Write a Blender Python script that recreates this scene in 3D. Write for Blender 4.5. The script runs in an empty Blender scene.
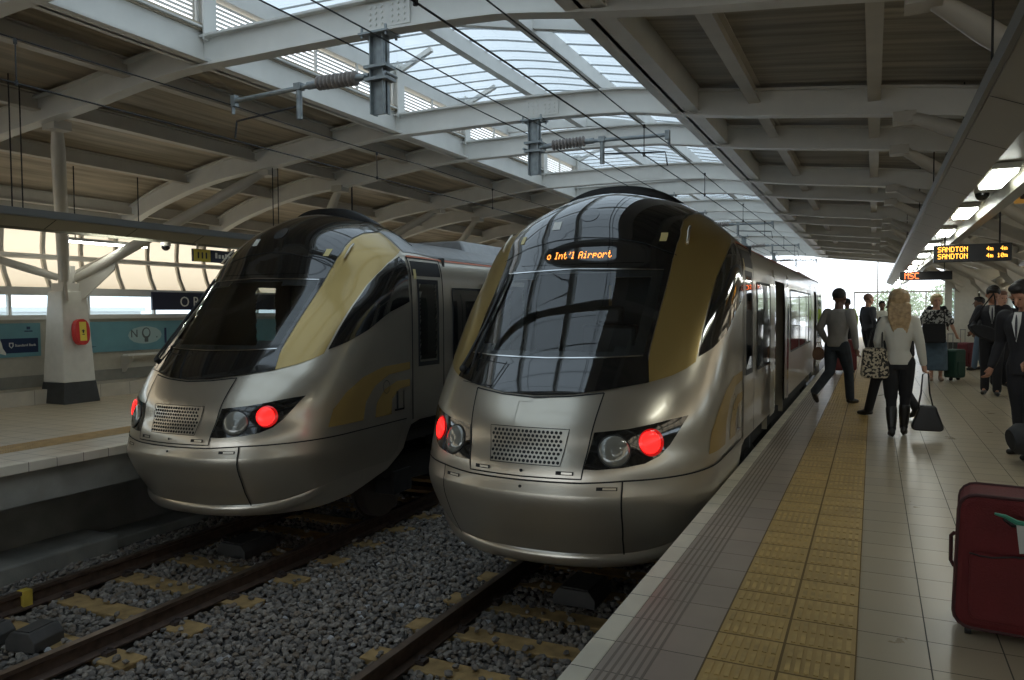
import bpy, bmesh, math, random
from mathutils import Vector, Matrix
C=bpy.context.scene.collection
random.seed(7)
PI=math.pi
PLAT=1.07            # platform surface above the rail tops (rail tops are z = 0)
# ------------------------------------------------------------------ materials
MATS={}
def mat(name,col,rough=.5,metal=0.0,noise=0.0,nscale=8.0,bump=0.0,bscale=60.0,coat=0.0,emit=None,estr=0.0,spec=None,wave=None):
    if name in MATS: return MATS[name]
    m=bpy.data.materials.new(name); m.use_nodes=True; nt=m.node_tree; N=nt.nodes; L=nt.links
    b=N['Principled BSDF']
    b.inputs['Base Color'].default_value=(*col,1); b.inputs['Roughness'].default_value=rough; b.inputs['Metallic'].default_value=metal
    if coat: b.inputs['Coat Weight'].default_value=coat; b.inputs['Coat Roughness'].default_value=.06
    if spec is not None: b.inputs['IOR'].default_value=spec
    tc=N.new('ShaderNodeTexCoord')
    if noise:
        t=N.new('ShaderNodeTexNoise'); t.inputs['Scale'].default_value=nscale; t.inputs['Detail'].default_value=5
        L.new(tc.outputs['Object'],t.inputs['Vector'])
        r=N.new('ShaderNodeValToRGB'); r.color_ramp.elements[0].position=.3; r.color_ramp.elements[1].position=.7
        r.color_ramp.elements[0].color=(*[c*(1-noise) for c in col],1); r.color_ramp.elements[1].color=(*[min(1,c*(1+noise)) for c in col],1)
        L.new(t.outputs['Fac'],r.inputs['Fac']); L.new(r.outputs['Color'],b.inputs['Base Color'])
    if bump:
        t2=N.new('ShaderNodeTexNoise'); t2.inputs['Scale'].default_value=bscale; t2.inputs['Detail'].default_value=4
        L.new(tc.outputs['Object'],t2.inputs['Vector'])
        bp=N.new('ShaderNodeBump'); bp.inputs['Strength'].default_value=bump; bp.inputs['Distance'].default_value=.01
        L.new(t2.outputs['Fac'],bp.inputs['Height']); L.new(bp.outputs['Normal'],b.inputs['Normal'])
    if wave:
        ax,sc,st=wave
        w=N.new('ShaderNodeTexWave'); w.wave_type='BANDS'; w.bands_direction=ax; w.inputs['Scale'].default_value=sc
        w.wave_profile='TRI'
        L.new(tc.outputs['Object'],w.inputs['Vector'])
        bp=N.new('ShaderNodeBump'); bp.inputs['Strength'].default_value=st; bp.inputs['Distance'].default_value=.02
        L.new(w.outputs['Fac'],bp.inputs['Height']); L.new(bp.outputs['Normal'],b.inputs['Normal'])
    if emit: b.inputs['Emission Color'].default_value=(*emit,1); b.inputs['Emission Strength'].default_value=estr
    MATS[name]=m; return m
def glass_mat(name,tint,fres=1.45,gl=1.0,rough=.01):
    if name in MATS: return MATS[name]
    m=bpy.data.materials.new(name); m.use_nodes=True; nt=m.node_tree; N=nt.nodes; L=nt.links
    for n in list(N):
        if n.type!='OUTPUT_MATERIAL': N.remove(n)
    o=[n for n in N if n.type=='OUTPUT_MATERIAL'][0]
    t=N.new('ShaderNodeBsdfTransparent'); t.inputs['Color'].default_value=(*tint,1)
    g=N.new('ShaderNodeBsdfGlossy'); g.inputs['Roughness'].default_value=rough; g.inputs['Color'].default_value=(gl,gl,gl,1)
    f=N.new('ShaderNodeFresnel'); ge=N.new('ShaderNodeNewGeometry'); mm=N.new('ShaderNodeMapRange')   # thin pane: same reflectance from both faces
    mm.inputs['To Min'].default_value=fres; mm.inputs['To Max'].default_value=1/fres; L.new(ge.outputs['Backfacing'],mm.inputs['Value']); L.new(mm.outputs['Result'],f.inputs['IOR'])
    x=N.new('ShaderNodeMixShader'); L.new(f.outputs[0],x.inputs[0]); L.new(t.outputs[0],x.inputs[1]); L.new(g.outputs[0],x.inputs[2])
    L.new(x.outputs[0],o.inputs['Surface']); MATS[name]=m; return m
def translucent_mat(name,col,mixw=.8,transp=0.0):
    m=bpy.data.materials.new(name); m.use_nodes=True; nt=m.node_tree; N=nt.nodes; L=nt.links
    for n in list(N):
        if n.type!='OUTPUT_MATERIAL': N.remove(n)
    o=[n for n in N if n.type=='OUTPUT_MATERIAL'][0]
    t=N.new('ShaderNodeBsdfTranslucent'); t.inputs['Color'].default_value=(*col,1)
    d=N.new('ShaderNodeBsdfDiffuse'); d.inputs['Color'].default_value=(*col,1)
    x=N.new('ShaderNodeMixShader'); x.inputs[0].default_value=mixw
    L.new(d.outputs[0],x.inputs[1]); L.new(t.outputs[0],x.inputs[2])
    if transp:
        tr=N.new('ShaderNodeBsdfTransparent'); tr.inputs['Color'].default_value=(*col,1)
        y=N.new('ShaderNodeMixShader'); y.inputs[0].default_value=transp
        L.new(x.outputs[0],y.inputs[1]); L.new(tr.outputs[0],y.inputs[2]); x=y
    L.new(x.outputs[0],o.inputs['Surface']); MATS[name]=m; return m
def tile_mat(name,col,sx,sy,ox,oy,rough,grout=(.07,.065,.05),g=.006,var=.12,noise=.15):
    m=bpy.data.materials.new(name); m.use_nodes=True; nt=m.node_tree; N=nt.nodes; L=nt.links
    b=N['Principled BSDF']; b.inputs['Roughness'].default_value=rough
    geo=N.new('ShaderNodeNewGeometry'); mp=N.new('ShaderNodeMapping'); mp.vector_type='TEXTURE'
    mp.inputs['Location'].default_value=(ox,oy,0); mp.inputs['Scale'].default_value=(1,1,1)
    L.new(geo.outputs['Position'],mp.inputs['Vector'])
    sep=N.new('ShaderNodeSeparateXYZ'); L.new(mp.outputs[0],sep.inputs[0])
    def M(op,a,bb=None):
        n=N.new('ShaderNodeMath'); n.operation=op
        for i,v in enumerate((a,bb)):
            if v is None: continue
            if isinstance(v,(int,float)): n.inputs[i].default_value=v
            else: L.new(v,n.inputs[i])
        return n.outputs[0]
    u=M('DIVIDE',sep.outputs[0],sx); v=M('DIVIDE',sep.outputs[1],sy)
    fu=M('FRACT',u); fv=M('FRACT',v)
    du=M('MULTIPLY',M('SUBTRACT',.5,M('ABSOLUTE',M('SUBTRACT',fu,.5))),sx)
    dv=M('MULTIPLY',M('SUBTRACT',.5,M('ABSOLUTE',M('SUBTRACT',fv,.5))),sy)
    line=M('LESS_THAN',M('MINIMUM',du,dv),g/2)
    cx=N.new('ShaderNodeCombineXYZ'); L.new(M('FLOOR',u),cx.inputs[0]); L.new(M('FLOOR',v),cx.inputs[1])
    wn=N.new('ShaderNodeTexWhiteNoise'); wn.noise_dimensions='3D'; L.new(cx.outputs[0],wn.inputs['Vector'])
    nz=N.new('ShaderNodeTexNoise'); nz.inputs['Scale'].default_value=3; nz.inputs['Detail'].default_value=6; L.new(geo.outputs['Position'],nz.inputs['Vector'])
    val=M('ADD',M('MULTIPLY',M('SUBTRACT',wn.outputs[0],.5),var*2),M('ADD',1.0,M('MULTIPLY',M('SUBTRACT',nz.outputs['Fac'],.5),noise*4)))
    mul=N.new('ShaderNodeVectorMath'); mul.operation='SCALE'; mul.inputs[0].default_value=col; L.new(val,mul.inputs['Scale'])
    mx=N.new('ShaderNodeMix'); mx.data_type='RGBA'; L.new(line,mx.inputs['Factor']); L.new(mul.outputs[0],mx.inputs['A']); mx.inputs['B'].default_value=(*grout,1)
    L.new(mx.outputs['Result'],b.inputs['Base Color'])
    rr=M('ADD',rough,M('MULTIPLY',line,.4)); rr2=M('ADD',rr,M('MULTIPLY',M('SUBTRACT',nz.outputs['Fac'],.5),.08)); L.new(rr2,b.inputs['Roughness'])
    bp=N.new('ShaderNodeBump'); bp.inputs['Strength'].default_value=.4; bp.inputs['Distance'].default_value=.003; bp.invert=True
    L.new(line,bp.inputs['Height']); L.new(bp.outputs[0],b.inputs['Normal'])
    MATS[name]=m; return m
def deck_mat(name,col,sc):
    m=bpy.data.materials.new(name);m.use_nodes=True;nt=m.node_tree;N=nt.nodes;L=nt.links;b=N['Principled BSDF'];b.inputs['Roughness'].default_value=.55
    geo=N.new('ShaderNodeNewGeometry');mp=N.new('ShaderNodeMapping');mp.inputs['Scale'].default_value=sc;L.new(geo.outputs['Position'],mp.inputs[0])
    t=N.new('ShaderNodeTexNoise');t.inputs['Scale'].default_value=1;t.inputs['Detail'].default_value=3;L.new(mp.outputs[0],t.inputs['Vector'])
    r=N.new('ShaderNodeValToRGB');r.color_ramp.elements[0].position=.32;r.color_ramp.elements[1].position=.68
    r.color_ramp.elements[0].color=(*[c*.62 for c in col],1);r.color_ramp.elements[1].color=(*[min(1,c*1.25) for c in col],1)
    L.new(t.outputs['Fac'],r.inputs[0]);L.new(r.outputs[0],b.inputs['Base Color'])
    bp=N.new('ShaderNodeBump');bp.inputs['Strength'].default_value=.5;bp.inputs['Distance'].default_value=.02;L.new(t.outputs['Fac'],bp.inputs['Height']);L.new(bp.outputs[0],b.inputs['Normal'])
    MATS[name]=m;return m
M_silver=mat('champagne_silver',(.57,.52,.43),.28,.80,coat=.5,noise=.04,nscale=2)
M_silver2=mat('champagne_silver_bumper',(.50,.455,.37),.33,.80,coat=.4,noise=.04,nscale=2)
M_gold=mat('train_gold',(.40,.285,.10),.30,.62,coat=.5)
M_goldlogo=mat('train_gold_logo',(.40,.27,.09),.4,.5,coat=.3)
M_black=mat('train_black_gloss',(.008,.009,.010),.04,0,coat=1.0,spec=1.6)
M_blackd=mat('train_black_matt',(.012,.012,.012),.5)
M_gap=mat('panel_gap',(.01,.01,.01),.7)
M_roofs=mat('train_roof_grey',(.36,.36,.36),.4,.4,noise=.1)
M_stripe=mat('train_orange_stripe',(.55,.13,.04),.4)
M_screen=glass_mat('windscreen_glass',(.78,.82,.82),1.65)
M_win=mat('tinted_window',(.010,.011,.012),.03,0,coat=1.0,spec=1.75)
M_winc=glass_mat('cab_window_glass',(.72,.76,.76),1.6)
M_chrome=mat('chrome',(.7,.7,.7),.15,1)
M_lampglass=mat('lamp_glass',(.24,.24,.21),.10,.25,coat=1,spec=1.6)
M_red=mat('red_lamp',(.8,.02,.02),.2,0,emit=(1,.012,.01),estr=2.6)
M_redrim=mat('red_lamp_rim',(.35,.01,.01),.2,0,coat=1,emit=(1,.01,.01),estr=.35)
M_under=mat('underframe_dark',(.02,.019,.017),.7,.1,noise=.3)
M_wheel=mat('wheel_steel',(.16,.14,.12),.4,.8)
M_cab=mat('cab_interior',(.05,.052,.05),.6)
M_desk=mat('cab_desk_grey',(.20,.20,.19),.5)
M_white=mat('sticker_white',(.75,.75,.7),.5)
M_yellow=mat('sticker_yellow',(.65,.55,.25),.5)
M_led=mat('led_orange',(.9,.3,.05),.5,emit=(1,.30,.045),estr=3.2)
M_ledy=mat('led_amber',(.9,.5,.05),.5,emit=(1,.44,.05),estr=3.4)
M_ledr=mat('led_red',(.9,.2,.05),.5,emit=(1,.13,.03),estr=3.0)
M_steelw=mat('painted_steel',(.52,.49,.43),.45,noise=.06,nscale=3)
M_steelw2=mat('painted_steel_white',(.70,.69,.65),.45,noise=.05,nscale=3)
M_deckL=deck_mat('roof_deck_left',(.47,.40,.30),(9,.5,1))
M_deckR=deck_mat('roof_deck_right',(.40,.37,.31),(.5,9,1))
M_galv=mat('galvanised',(.30,.33,.34),.45,.6,noise=.2,nscale=14)
M_insul=mat('insulator_brown_grey',(.28,.25,.23),.5,noise=.2)
M_cable=mat('cable_dark',(.02,.02,.022),.6)
M_trough=mat('trough_grey',(.20,.205,.20),.4,.4)
M_troughp=mat('trough_panel',(.27,.255,.20),.4,.3)
M_lightw=mat('fluorescent',(1,1,1),.5,emit=(.95,1,.93),estr=14)
M_conc=mat('concrete',(.20,.195,.17),.85,noise=.25,nscale=2.5,bump=.3)
M_concw=mat('platform_wall',(.26,.255,.225),.85,noise=.25,nscale=2,bump=.3)
M_coping=tile_mat('coping_cream',(.62,.58,.47),5,.3,-100,.0,.5,var=.06)
M_floorR=tile_mat('floor_tiles_right',(.385,.325,.225),.3,.3,.24,0,.29,var=.07,noise=.05)
M_floorL=tile_mat('floor_tiles_left',(.47,.40,.285),.3,.3,.0,0,.3,var=.05,noise=.06)
M_greytile=tile_mat('grey_brown_tiles',(.30,.25,.205),.41,.3,-1.06,0,.35)
M_tact=tile_mat('tactile_yellow',(.42,.285,.10),.3,.3,-.65,0,.5,grout=(.14,.09,.03),g=.012)
M_tactb=mat('tactile_bars',(.46,.32,.12),.5,noise=.25,nscale=9)
M_tactL=mat('tactile_left',(.50,.33,.13),.5,noise=.2)
M_groove=mat('groove_dark',(.19,.16,.13),.7)
M_rail=mat('rail_rust',(.085,.055,.04),.55,.3,noise=.35,nscale=12)
M_railtop=mat('rail_head',(.16,.115,.085),.38,.6,noise=.25,nscale=8)
M_sleeper=mat('sleeper_ochre',(.33,.22,.09),.85,noise=.3,nscale=7,bump=.3)
M_sleeperg=mat('sleeper_grey',(.20,.185,.15),.85,noise=.3,nscale=7,bump=.3)
M_ballg=mat('ballast_ground',(.07,.065,.06),.95,noise=.5,nscale=30)
M_wall=mat('wall_cream',(.46,.43,.35),.6,noise=.06)
M_wallg=mat('wall_grey_band',(.24,.23,.195),.7,noise=.08)
M_curb=mat('curb_tiles',(.55,.50,.40),.4,noise=.05)
M_pillar=mat('pillar_white',(.62,.60,.53),.5,noise=.05)
M_pbase=mat('pillar_base_dark',(.035,.037,.036),.5,noise=.2)
M_navy=mat('sign_navy',(.008,.012,.04),.4)
M_cyan=mat('ad_blue',(.15,.33,.38),.35,noise=.15,nscale=1.5)
M_navy2=mat('ad_navy',(.012,.03,.09),.35)
M_pale=mat('ad_pale',(.38,.52,.52),.4)
M_redbox=mat('red_box',(.55,.03,.025),.4)
M_yel=mat('yellow_label',(.75,.60,.08),.4)
M_led_body=mat('display_black',(.008,.007,.006),.35)
M_skyx=None
M_stone=None
def wood(): pass
# ------------------------------------------------------------------ mesh builder
class MB:
    def __init__(s): s.v=[];s.f=[];s.m=[];s.k={}
    def add(s,vs,fs,mi=0):
        o=len(s.v); s.v+= [tuple(v) for v in vs]; s.f+=[tuple(i+o for i in f) for f in fs]; s.m+=[mi]*len(fs); return s
    def box(s,x0,x1,y0,y1,z0,z1,mi=0):
        vs=[(x,y,z) for x in(x0,x1) for y in(y0,y1) for z in(z0,z1)]
        return s.add(vs,[(0,1,3,2),(4,6,7,5),(0,4,5,1),(2,3,7,6),(0,2,6,4),(1,5,7,3)],mi)
    def bar(s,a,b,w,h,mi=0,up=(0,0,1)):
        a=Vector(a);b=Vector(b);d=(b-a).normalized();u=Vector(up)
        if abs(d.dot(u))>.98: u=Vector((0,1,0))
        r=d.cross(u).normalized();u=r.cross(d).normalized()
        vs=[];
        for p in(a,b):
            for i,j in((-1,-1),(1,-1),(1,1),(-1,1)): vs.append(p+r*(i*w/2)+u*(j*h/2))
        return s.add(vs,[(0,1,2,3),(7,6,5,4),(0,4,5,1),(1,5,6,2),(2,6,7,3),(3,7,4,0)],mi)
    def tube(s,pts,rad,n=10,mi=0,cap=True,sx=1.0):
        pts=[Vector(p) for p in pts]; R=rad if isinstance(rad,(list,tuple)) else [rad]*len(pts)
        vs=[];fs=[];pr=None
        for i,p in enumerate(pts):
            d=(pts[min(i+1,len(pts)-1)]-pts[max(i-1,0)])
            if d.length<1e-9: d=Vector((0,0,1))
            d.normalize()
            if pr is None:
                u=Vector((0,0,1)) if abs(d.z)<.9 else Vector((1,0,0)); r=d.cross(u).normalized()
            else:
                r=(pr-d*pr.dot(d)).normalized()
            pr=r;u=r.cross(d)
            for k in range(n):
                a=2*PI*k/n; vs.append(p+(r*math.cos(a)*sx+u*math.sin(a))*R[i])
        for i in range(len(pts)-1):
            for k in range(n):
                k2=(k+1)%n; fs.append((i*n+k,i*n+k2,(i+1)*n+k2,(i+1)*n+k))
        if cap: fs.append(tuple(range(n))[::-1]); fs.append(tuple((len(pts)-1)*n+k for k in range(n)))
        return s.add(vs,fs,mi)
    def prism(s,prof,y0,y1,mi=0,ax='y'):
        n=len(prof)
        if ax=='y': vs=[(x,y0,z) for x,z in prof]+[(x,y1,z) for x,z in prof]
        elif ax=='x': vs=[(y0,x,z) for x,z in prof]+[(y1,x,z) for x,z in prof]
        else: vs=[(x,z,y0) for x,z in prof]+[(x,z,y1) for x,z in prof]
        return s.add(vs,[tuple(range(n)),tuple(range(2*n-1,n-1,-1))]+[(i,i+n,(i+1)%n+n,(i+1)%n) for i in range(n)],mi)
    def ell(s,c,r,n=12,m=8,mi=0,rot=None):
        vs=[];fs=[];c=Vector(c)
        for j in range(m+1):
            t=PI*j/m
            for i in range(n):
                a=2*PI*i/n; v=Vector((math.sin(t)*math.cos(a)*r[0],math.sin(t)*math.sin(a)*r[1],math.cos(t)*r[2]))
                if rot: v=rot@v
                vs.append(c+v)
        for j in range(m):
            for i in range(n):
                i2=(i+1)%n; fs.append((j*n+i,(j+1)*n+i,(j+1)*n+i2,j*n+i2))
        return s.add(vs,fs,mi)
    def build(s,name,mats,parent=None,smooth=False,bevel=0,loc=None,fix=True):
        me=bpy.data.meshes.new(name); me.from_pydata([tuple(v) for v in s.v],[],s.f)
        if not isinstance(mats,(list,tuple)): mats=[mats]
        for m in mats: me.materials.append(m)
        me.polygons.foreach_set('material_index',s.m)
        if fix:
            bm=bmesh.new(); bm.from_mesh(me); bmesh.ops.remove_doubles(bm,verts=bm.verts,dist=1e-5); bmesh.ops.recalc_face_normals(bm,faces=bm.faces); bm.to_mesh(me); bm.free()
        if smooth:
            me.polygons.foreach_set('use_smooth',[True]*len(me.polygons))
            if smooth!='all': me.set_sharp_from_angle(angle=math.radians(40))
        o=bpy.data.objects.new(name,me); C.objects.link(o)
        if parent: o.parent=parent
        if loc: o.location=loc
        if bevel:
            b=o.modifiers.new('bevel','BEVEL'); b.width=bevel; b.segments=2; b.limit_method='ANGLE'
        return o
def tag(o,label,cat,group=None):
    o['label']=label;o['category']=cat
    if group:o['group']=group
    return o
def thing(name,label,cat,loc=(0,0,0),rz=0,group=None):
    o=bpy.data.objects.new(name,None);C.objects.link(o);o.location=loc;o.rotation_euler=(0,0,rz);o.empty_display_size=.1
    return tag(o,label,cat,group)
def struct(o,kind='structure'): o['kind']=kind; return o
def copy_tree(o,loc=None,parent=None,rz=None):
    c=o.copy();C.objects.link(c)
    if parent: c.parent=parent
    for ch in list(o.children): copy_tree(ch,None,c)
    if loc is not None:c.location=loc
    if rz is not None:c.rotation_euler=(0,0,rz)
    return c
# dot font
FONT={'A':'01110100011000111111100011000110001','B':'11110100011000111110100011000111110','D':'11110100011000110001100011000111110','I':'01110001000010000100001000010001110','M':'10001110111010110001100011000110001','N':'10001110011010110011100011000110001','O':'01110100011000110001100011000101110','P':'11110100011000111110100001000010000','R':'11110100011000111110101001001010001','S':'01111100001000001110000010000111110','T':'11111001000010000100001000010000100','C':'01111100001000010000100001000001111',
'a':'00000000000111000001011111000101111','e':'00000000000111010001111111000001110','i':'00100000000110000100001000010001110','l':'01100001000010000100001000010001110','m':'00000000001101010101101011010110101','n':'00000000001011011001100011000110001','o':'00000000000111010001100011000101110','p':'00000000001111010001111101000010000','r':'00000000001011011001100001000010000','t':'01000010001110001000010000100100110',"'":'00100001000100000000000000000000000',' ':'0'*35,'4':'00010001100101010010111110001000010','1':'00100011000010000100001000010001110','0':'01110100011001110101110011000101110'}
def dots(text,h):
    """squares (x0,x1,y0,y1) of a dot-matrix text, height h, origin lower left"""
    p=h/7;out=[];x=0
    for ch in text:
        g=FONT[ch];cols=[c for c in range(5) if any(g[r*5+c]=='1' for r in range(7))]
        for r in range(7):
            c=0
            while c<5:
                if g[r*5+c]=='1':
                    out.append((x+c*p+p*.06,x+(c+1)*p-p*.06,(6-r)*p+p*.06,(7-r)*p-p*.06))
                c+=1
        x+=p*(6 if ch!="'" and ch!=' ' else 4)
    return out,x
def text_obj(name,txt,size,m,parent,mw,ext=.003):
    cu=bpy.data.curves.new(name,'FONT');cu.body=txt;cu.size=size;cu.extrude=ext;cu.resolution_u=3
    o=bpy.data.objects.new(name+'_tmp',cu);C.objects.link(o)
    bpy.context.view_layer.update()
    dg=bpy.context.evaluated_depsgraph_get();me=bpy.data.meshes.new_from_object(o.evaluated_get(dg))
    bpy.data.objects.remove(o)
    me.materials.clear();me.materials.append(m);me.transform(mw)
    n=bpy.data.objects.new(name,me);C.objects.link(n)
    if parent:n.parent=parent
    return n
# ------------------------------------------------------------------ train surface
YC=[(0.50,5.64),(.53,5.60),(.64,5.55),(.80,5.46),(.95,5.39),(1.06,5.345),(1.13,5.335),(1.22,5.36),(1.36,5.385),(1.5,5.44),(1.65,5.48),(1.93,5.65),(2.0,5.71),(2.5,6.17),(3.0,6.64),(3.3,6.85),(3.54,7.04),(3.74,7.35),(3.85,7.7),(3.89,8.2)]
WW=[(0.50,1.12),(.53,1.15),(.64,1.21),(.9,1.31),(1.2,1.345),(2.6,1.352),(3.0,1.335),(3.25,1.28),(3.46,1.09),(3.65,.83),(3.80,.55),(3.89,.02)]
YN=5.34; QQ=2.3;YB=10.0;ZT=3.89;SE=2+20.6-YB
def itp(T,z):
    n=len(T)
    if z<=T[0][0]: return T[0][1]
    if z>=T[-1][0]: return T[-1][1]
    d=[(T[i+1][1]-T[i][1])/(T[i+1][0]-T[i][0]) for i in range(n-1)]
    def m(i):
        if i==0: return d[0]
        if i==n-1: return d[-1]
        a,b=d[i-1],d[i]
        return 0 if a*b<=0 else 2*a*b/(a+b)
    for i in range(n-1):
        if z<=T[i+1][0]:
            h=T[i+1][0]-T[i][0];t=(z-T[i][0])/h
            return ((2*t**3-3*t*t+1)*T[i][1]+(t**3-2*t*t+t)*h*m(i)+(-2*t**3+3*t*t)*T[i+1][1]+(t**3-t*t)*h*m(i+1))
def sst(t): t=max(0,min(1,t));return t*t*(3-2*t)
_c={}
def LLf(z):
    t=sst((z-1.9)/.9);return 1.22-.17*t
def WY(z):
    k=round(z,5)
    if k not in _c:_c[k]=(itp(WW,z),itp(YC,z))
    return _c[k]
def S(s,z):
    W,yc=WY(z);a=abs(s);LL=LLf(z)
    if a<=1:
        f=a*PI/2;x=W*math.sin(f)**(2/QQ);y=yc+LL*(1-max(0,math.cos(f))**(2/QQ))
    elif a<=2:x=W;y=(yc+LL)*(2-a)+YB*(a-1)
    else:x=W;y=YB+(a-2)
    z2=z-.25*sst((y-7.95)/.9)*sst((z-3.22)/.4)
    return Vector((math.copysign(x,s),y-YN,z2))
def Nrm(s,z):
    e=.004;z=min(max(z,.51),ZT-.006)
    a=S(s+e,z)-S(s-e,z);b=S(s,z+e)-S(s,z-e);n=a.cross(b)
    return n.normalized() if n.length>1e-12 else Vector((0,0,1))
def fx(x,z):  # lateral x -> s
    W,yc=WY(z);r=min(1,abs(x)/W);return math.copysign(math.asin(r**(QQ/2))*2/PI,x)
def fy(y,z,side=1):   # y (measured in the same frame as YC) -> s on the side
    W,yc=WY(z);LL=LLf(z)
    if y<yc+LL:
        c=1-(y-yc)/LL;c=max(0,min(1,c));return side*math.acos(c**(QQ/2))*2/PI
    if y<YB:return side*(1+(y-yc-LL)/(YB-yc-LL))
    return side*(2+y-YB)
def conv(pts,mode,side=1,closed=True,step=.05):
    out=[];n=len(pts)
    for i in range(n if closed else n-1):
        a=pts[i];b=pts[(i+1)%n];k=max(1,int(math.hypot(b[0]-a[0],b[1]-a[1])/step))
        for j in range(k):
            t=j/k;out.append((a[0]+(b[0]-a[0])*t,a[1]+(b[1]-a[1])*t))
    if not closed: out.append(pts[-1])
    if mode=='s': return [(side*p[0],p[1]) for p in out]
    if mode=='x': return [(side*fx(p[0],p[1]),p[1]) for p in out]
    return [(fy(p[0],p[1],side),p[1]) for p in out]
def clip(poly,x0,x1,y0,y1):
    def cl(P,ins,inter):
        o=[]
        for i in range(len(P)):
            a=P[i-1];b=P[i];ia=ins(a);ib=ins(b)
            if ib:
                if not ia:o.append(inter(a,b))
                o.append(b)
            elif ia:o.append(inter(a,b))
        return o
    def ix(v): return lambda a,b:(v,a[1]+(b[1]-a[1])*(v-a[0])/(b[0]-a[0]))
    def iy(v): return lambda a,b:(a[0]+(b[0]-a[0])*(v-a[1])/(b[1]-a[1]),v)
    P=poly
    for ins,inter in((lambda p:p[0]>=x0,ix(x0)),(lambda p:p[0]<=x1,ix(x1)),(lambda p:p[1]>=y0,iy(y0)),(lambda p:p[1]<=y1,iy(y1))):
        if not P:return P
        P=cl(P,ins,inter)
    return P
SG=[i*.04 for i in range(0,30)]+[1.2+i*.012 for i in range(0,66)]+[2+i*.25 for i in range(0,5)]+[2.35,3.75,9.35,10.6]
v=3.25
while v<SE+.01: SG.append(v);v+=.75
SG.append(SE)
SG=sorted(set([round(x,4) for x in SG]));SG=[-x for x in SG[::-1]]+SG[1:]
ZG=[.50+i*.05 for i in range(0,56)]+[1.16,2.98]+[3.29,3.32,3.35,3.39,3.43,3.47,3.51,3.55,3.6,3.65,3.69,3.73,3.77,3.80,3.83,3.85,3.87,3.88,ZT]
ZG=sorted(set([round(z,4) for z in ZG]))
def inpoly(p,P):
    c=False;j=len(P)-1
    for i in range(len(P)):
        if (P[i][1]>p[1])!=(P[j][1]>p[1]) and p[0]<(P[j][0]-P[i][0])*(p[1]-P[i][1])/(P[j][1]-P[i][1])+P[i][0]: c=not c
        j=i
    return c
def patch(polys,off,holes=(),mi=0,mb=None,thick=0):
    """surface mesh of the polygons (in s,z), lying 'off' metres proud of the body"""
    mb=mb or MB();key={}
    def V(p):
        k=(round(p[0],4),round(p[1],4),off)
        if k not in key:
            key[k]=len(mb.v);q=S(*p);
            if off:q=q+Nrm(*p)*off
            mb.v.append(tuple(q))
        return key[k]
    for poly in polys:
        a0=min(p[0] for p in poly);a1=max(p[0] for p in poly);b0=min(p[1] for p in poly);b1=max(p[1] for p in poly)
        for i in range(len(SG)-1):
            if SG[i+1]<=a0 or SG[i]>=a1: continue
            for j in range(len(ZG)-1):
                if ZG[j+1]<=b0 or ZG[j]>=b1: continue
                c=((SG[i]+SG[i+1])/2,(ZG[j]+ZG[j+1])/2)
                if any(inpoly(c,h) for h in holes): continue
                P=clip(poly,SG[i],SG[i+1],ZG[j],ZG[j+1])
                if len(P)<3: continue
                ids=[]
                for p in P:
                    q=V(p)
                    if not ids or (q!=ids[-1] and q!=ids[0]): ids.append(q)
                if len(set(ids))>=3 and len(set(ids))==len(ids): mb.f.append(tuple(ids));mb.m.append(mi)
    return mb
def strip(pts,w,off,mb=None,mi=0):
    """narrow band following the surface through (s,z) points"""
    mb=mb or MB();vs=[];P=[S(*p)+Nrm(*p)*off for p in pts]
    for i,p in enumerate(pts):
        d=(P[min(i+1,len(P)-1)]-P[max(i-1,0)]).normalized();r=d.cross(Nrm(*p)).normalized()*(w/2)
        vs+=[P[i]-r,P[i]+r]
    mb.add(vs,[(2*i,2*i+1,2*i+3,2*i+2) for i in range(len(P)-1)],mi);return mb
def ring(o,i,side):
    """four panels between an outer and an inner rectangle (y0,y1,z0,z1) on the body side"""
    r=[(o[0],o[1],o[2],i[2]),(o[0],o[1],i[3],o[3]),(o[0],i[0],i[2],i[3]),(i[1],o[1],i[2],i[3])]
    return [conv([(a,c),(b,c),(b,d),(a,d)],'y',side)[::side] for a,b,c,d in r]
def circ(cx,cz,r,n=24,mode='x',side=1):
    """circle of real radius r on the front surface"""
    c=(side*fx(cx,cz),cz);P0=S(*c);n0=Nrm(*c);e=.01
    a=(S(c[0]+e,cz)-P0);b=(S(c[0],cz+e)-P0)
    u=a.normalized();vv=(b-u*b.dot(u)).normalized()
    out=[]
    for k in range(n):
        t=2*PI*k/n;d=u*(math.cos(t)*r)+vv*(math.sin(t)*r)
        bz=d.dot(vv)/b.dot(vv)*e;as_=(d.dot(u)-b.dot(u)/e*bz)/a.length*e
        out.append((c[0]+as_,cz+bz))
    return out
def mir(P): return [(-p[0],p[1]) for p in P][::-1]
def smooth_poly(P,it=1):
    for _ in range(it):
        o=[]
        for i in range(len(P)):
            a=P[i];b=P[(i+1)%len(P)];o+=[(a[0]*.75+b[0]*.25,a[1]*.75+b[1]*.25),(a[0]*.25+b[0]*.75,a[1]*.25+b[1]*.75)]
        P=o
    return P
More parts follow.
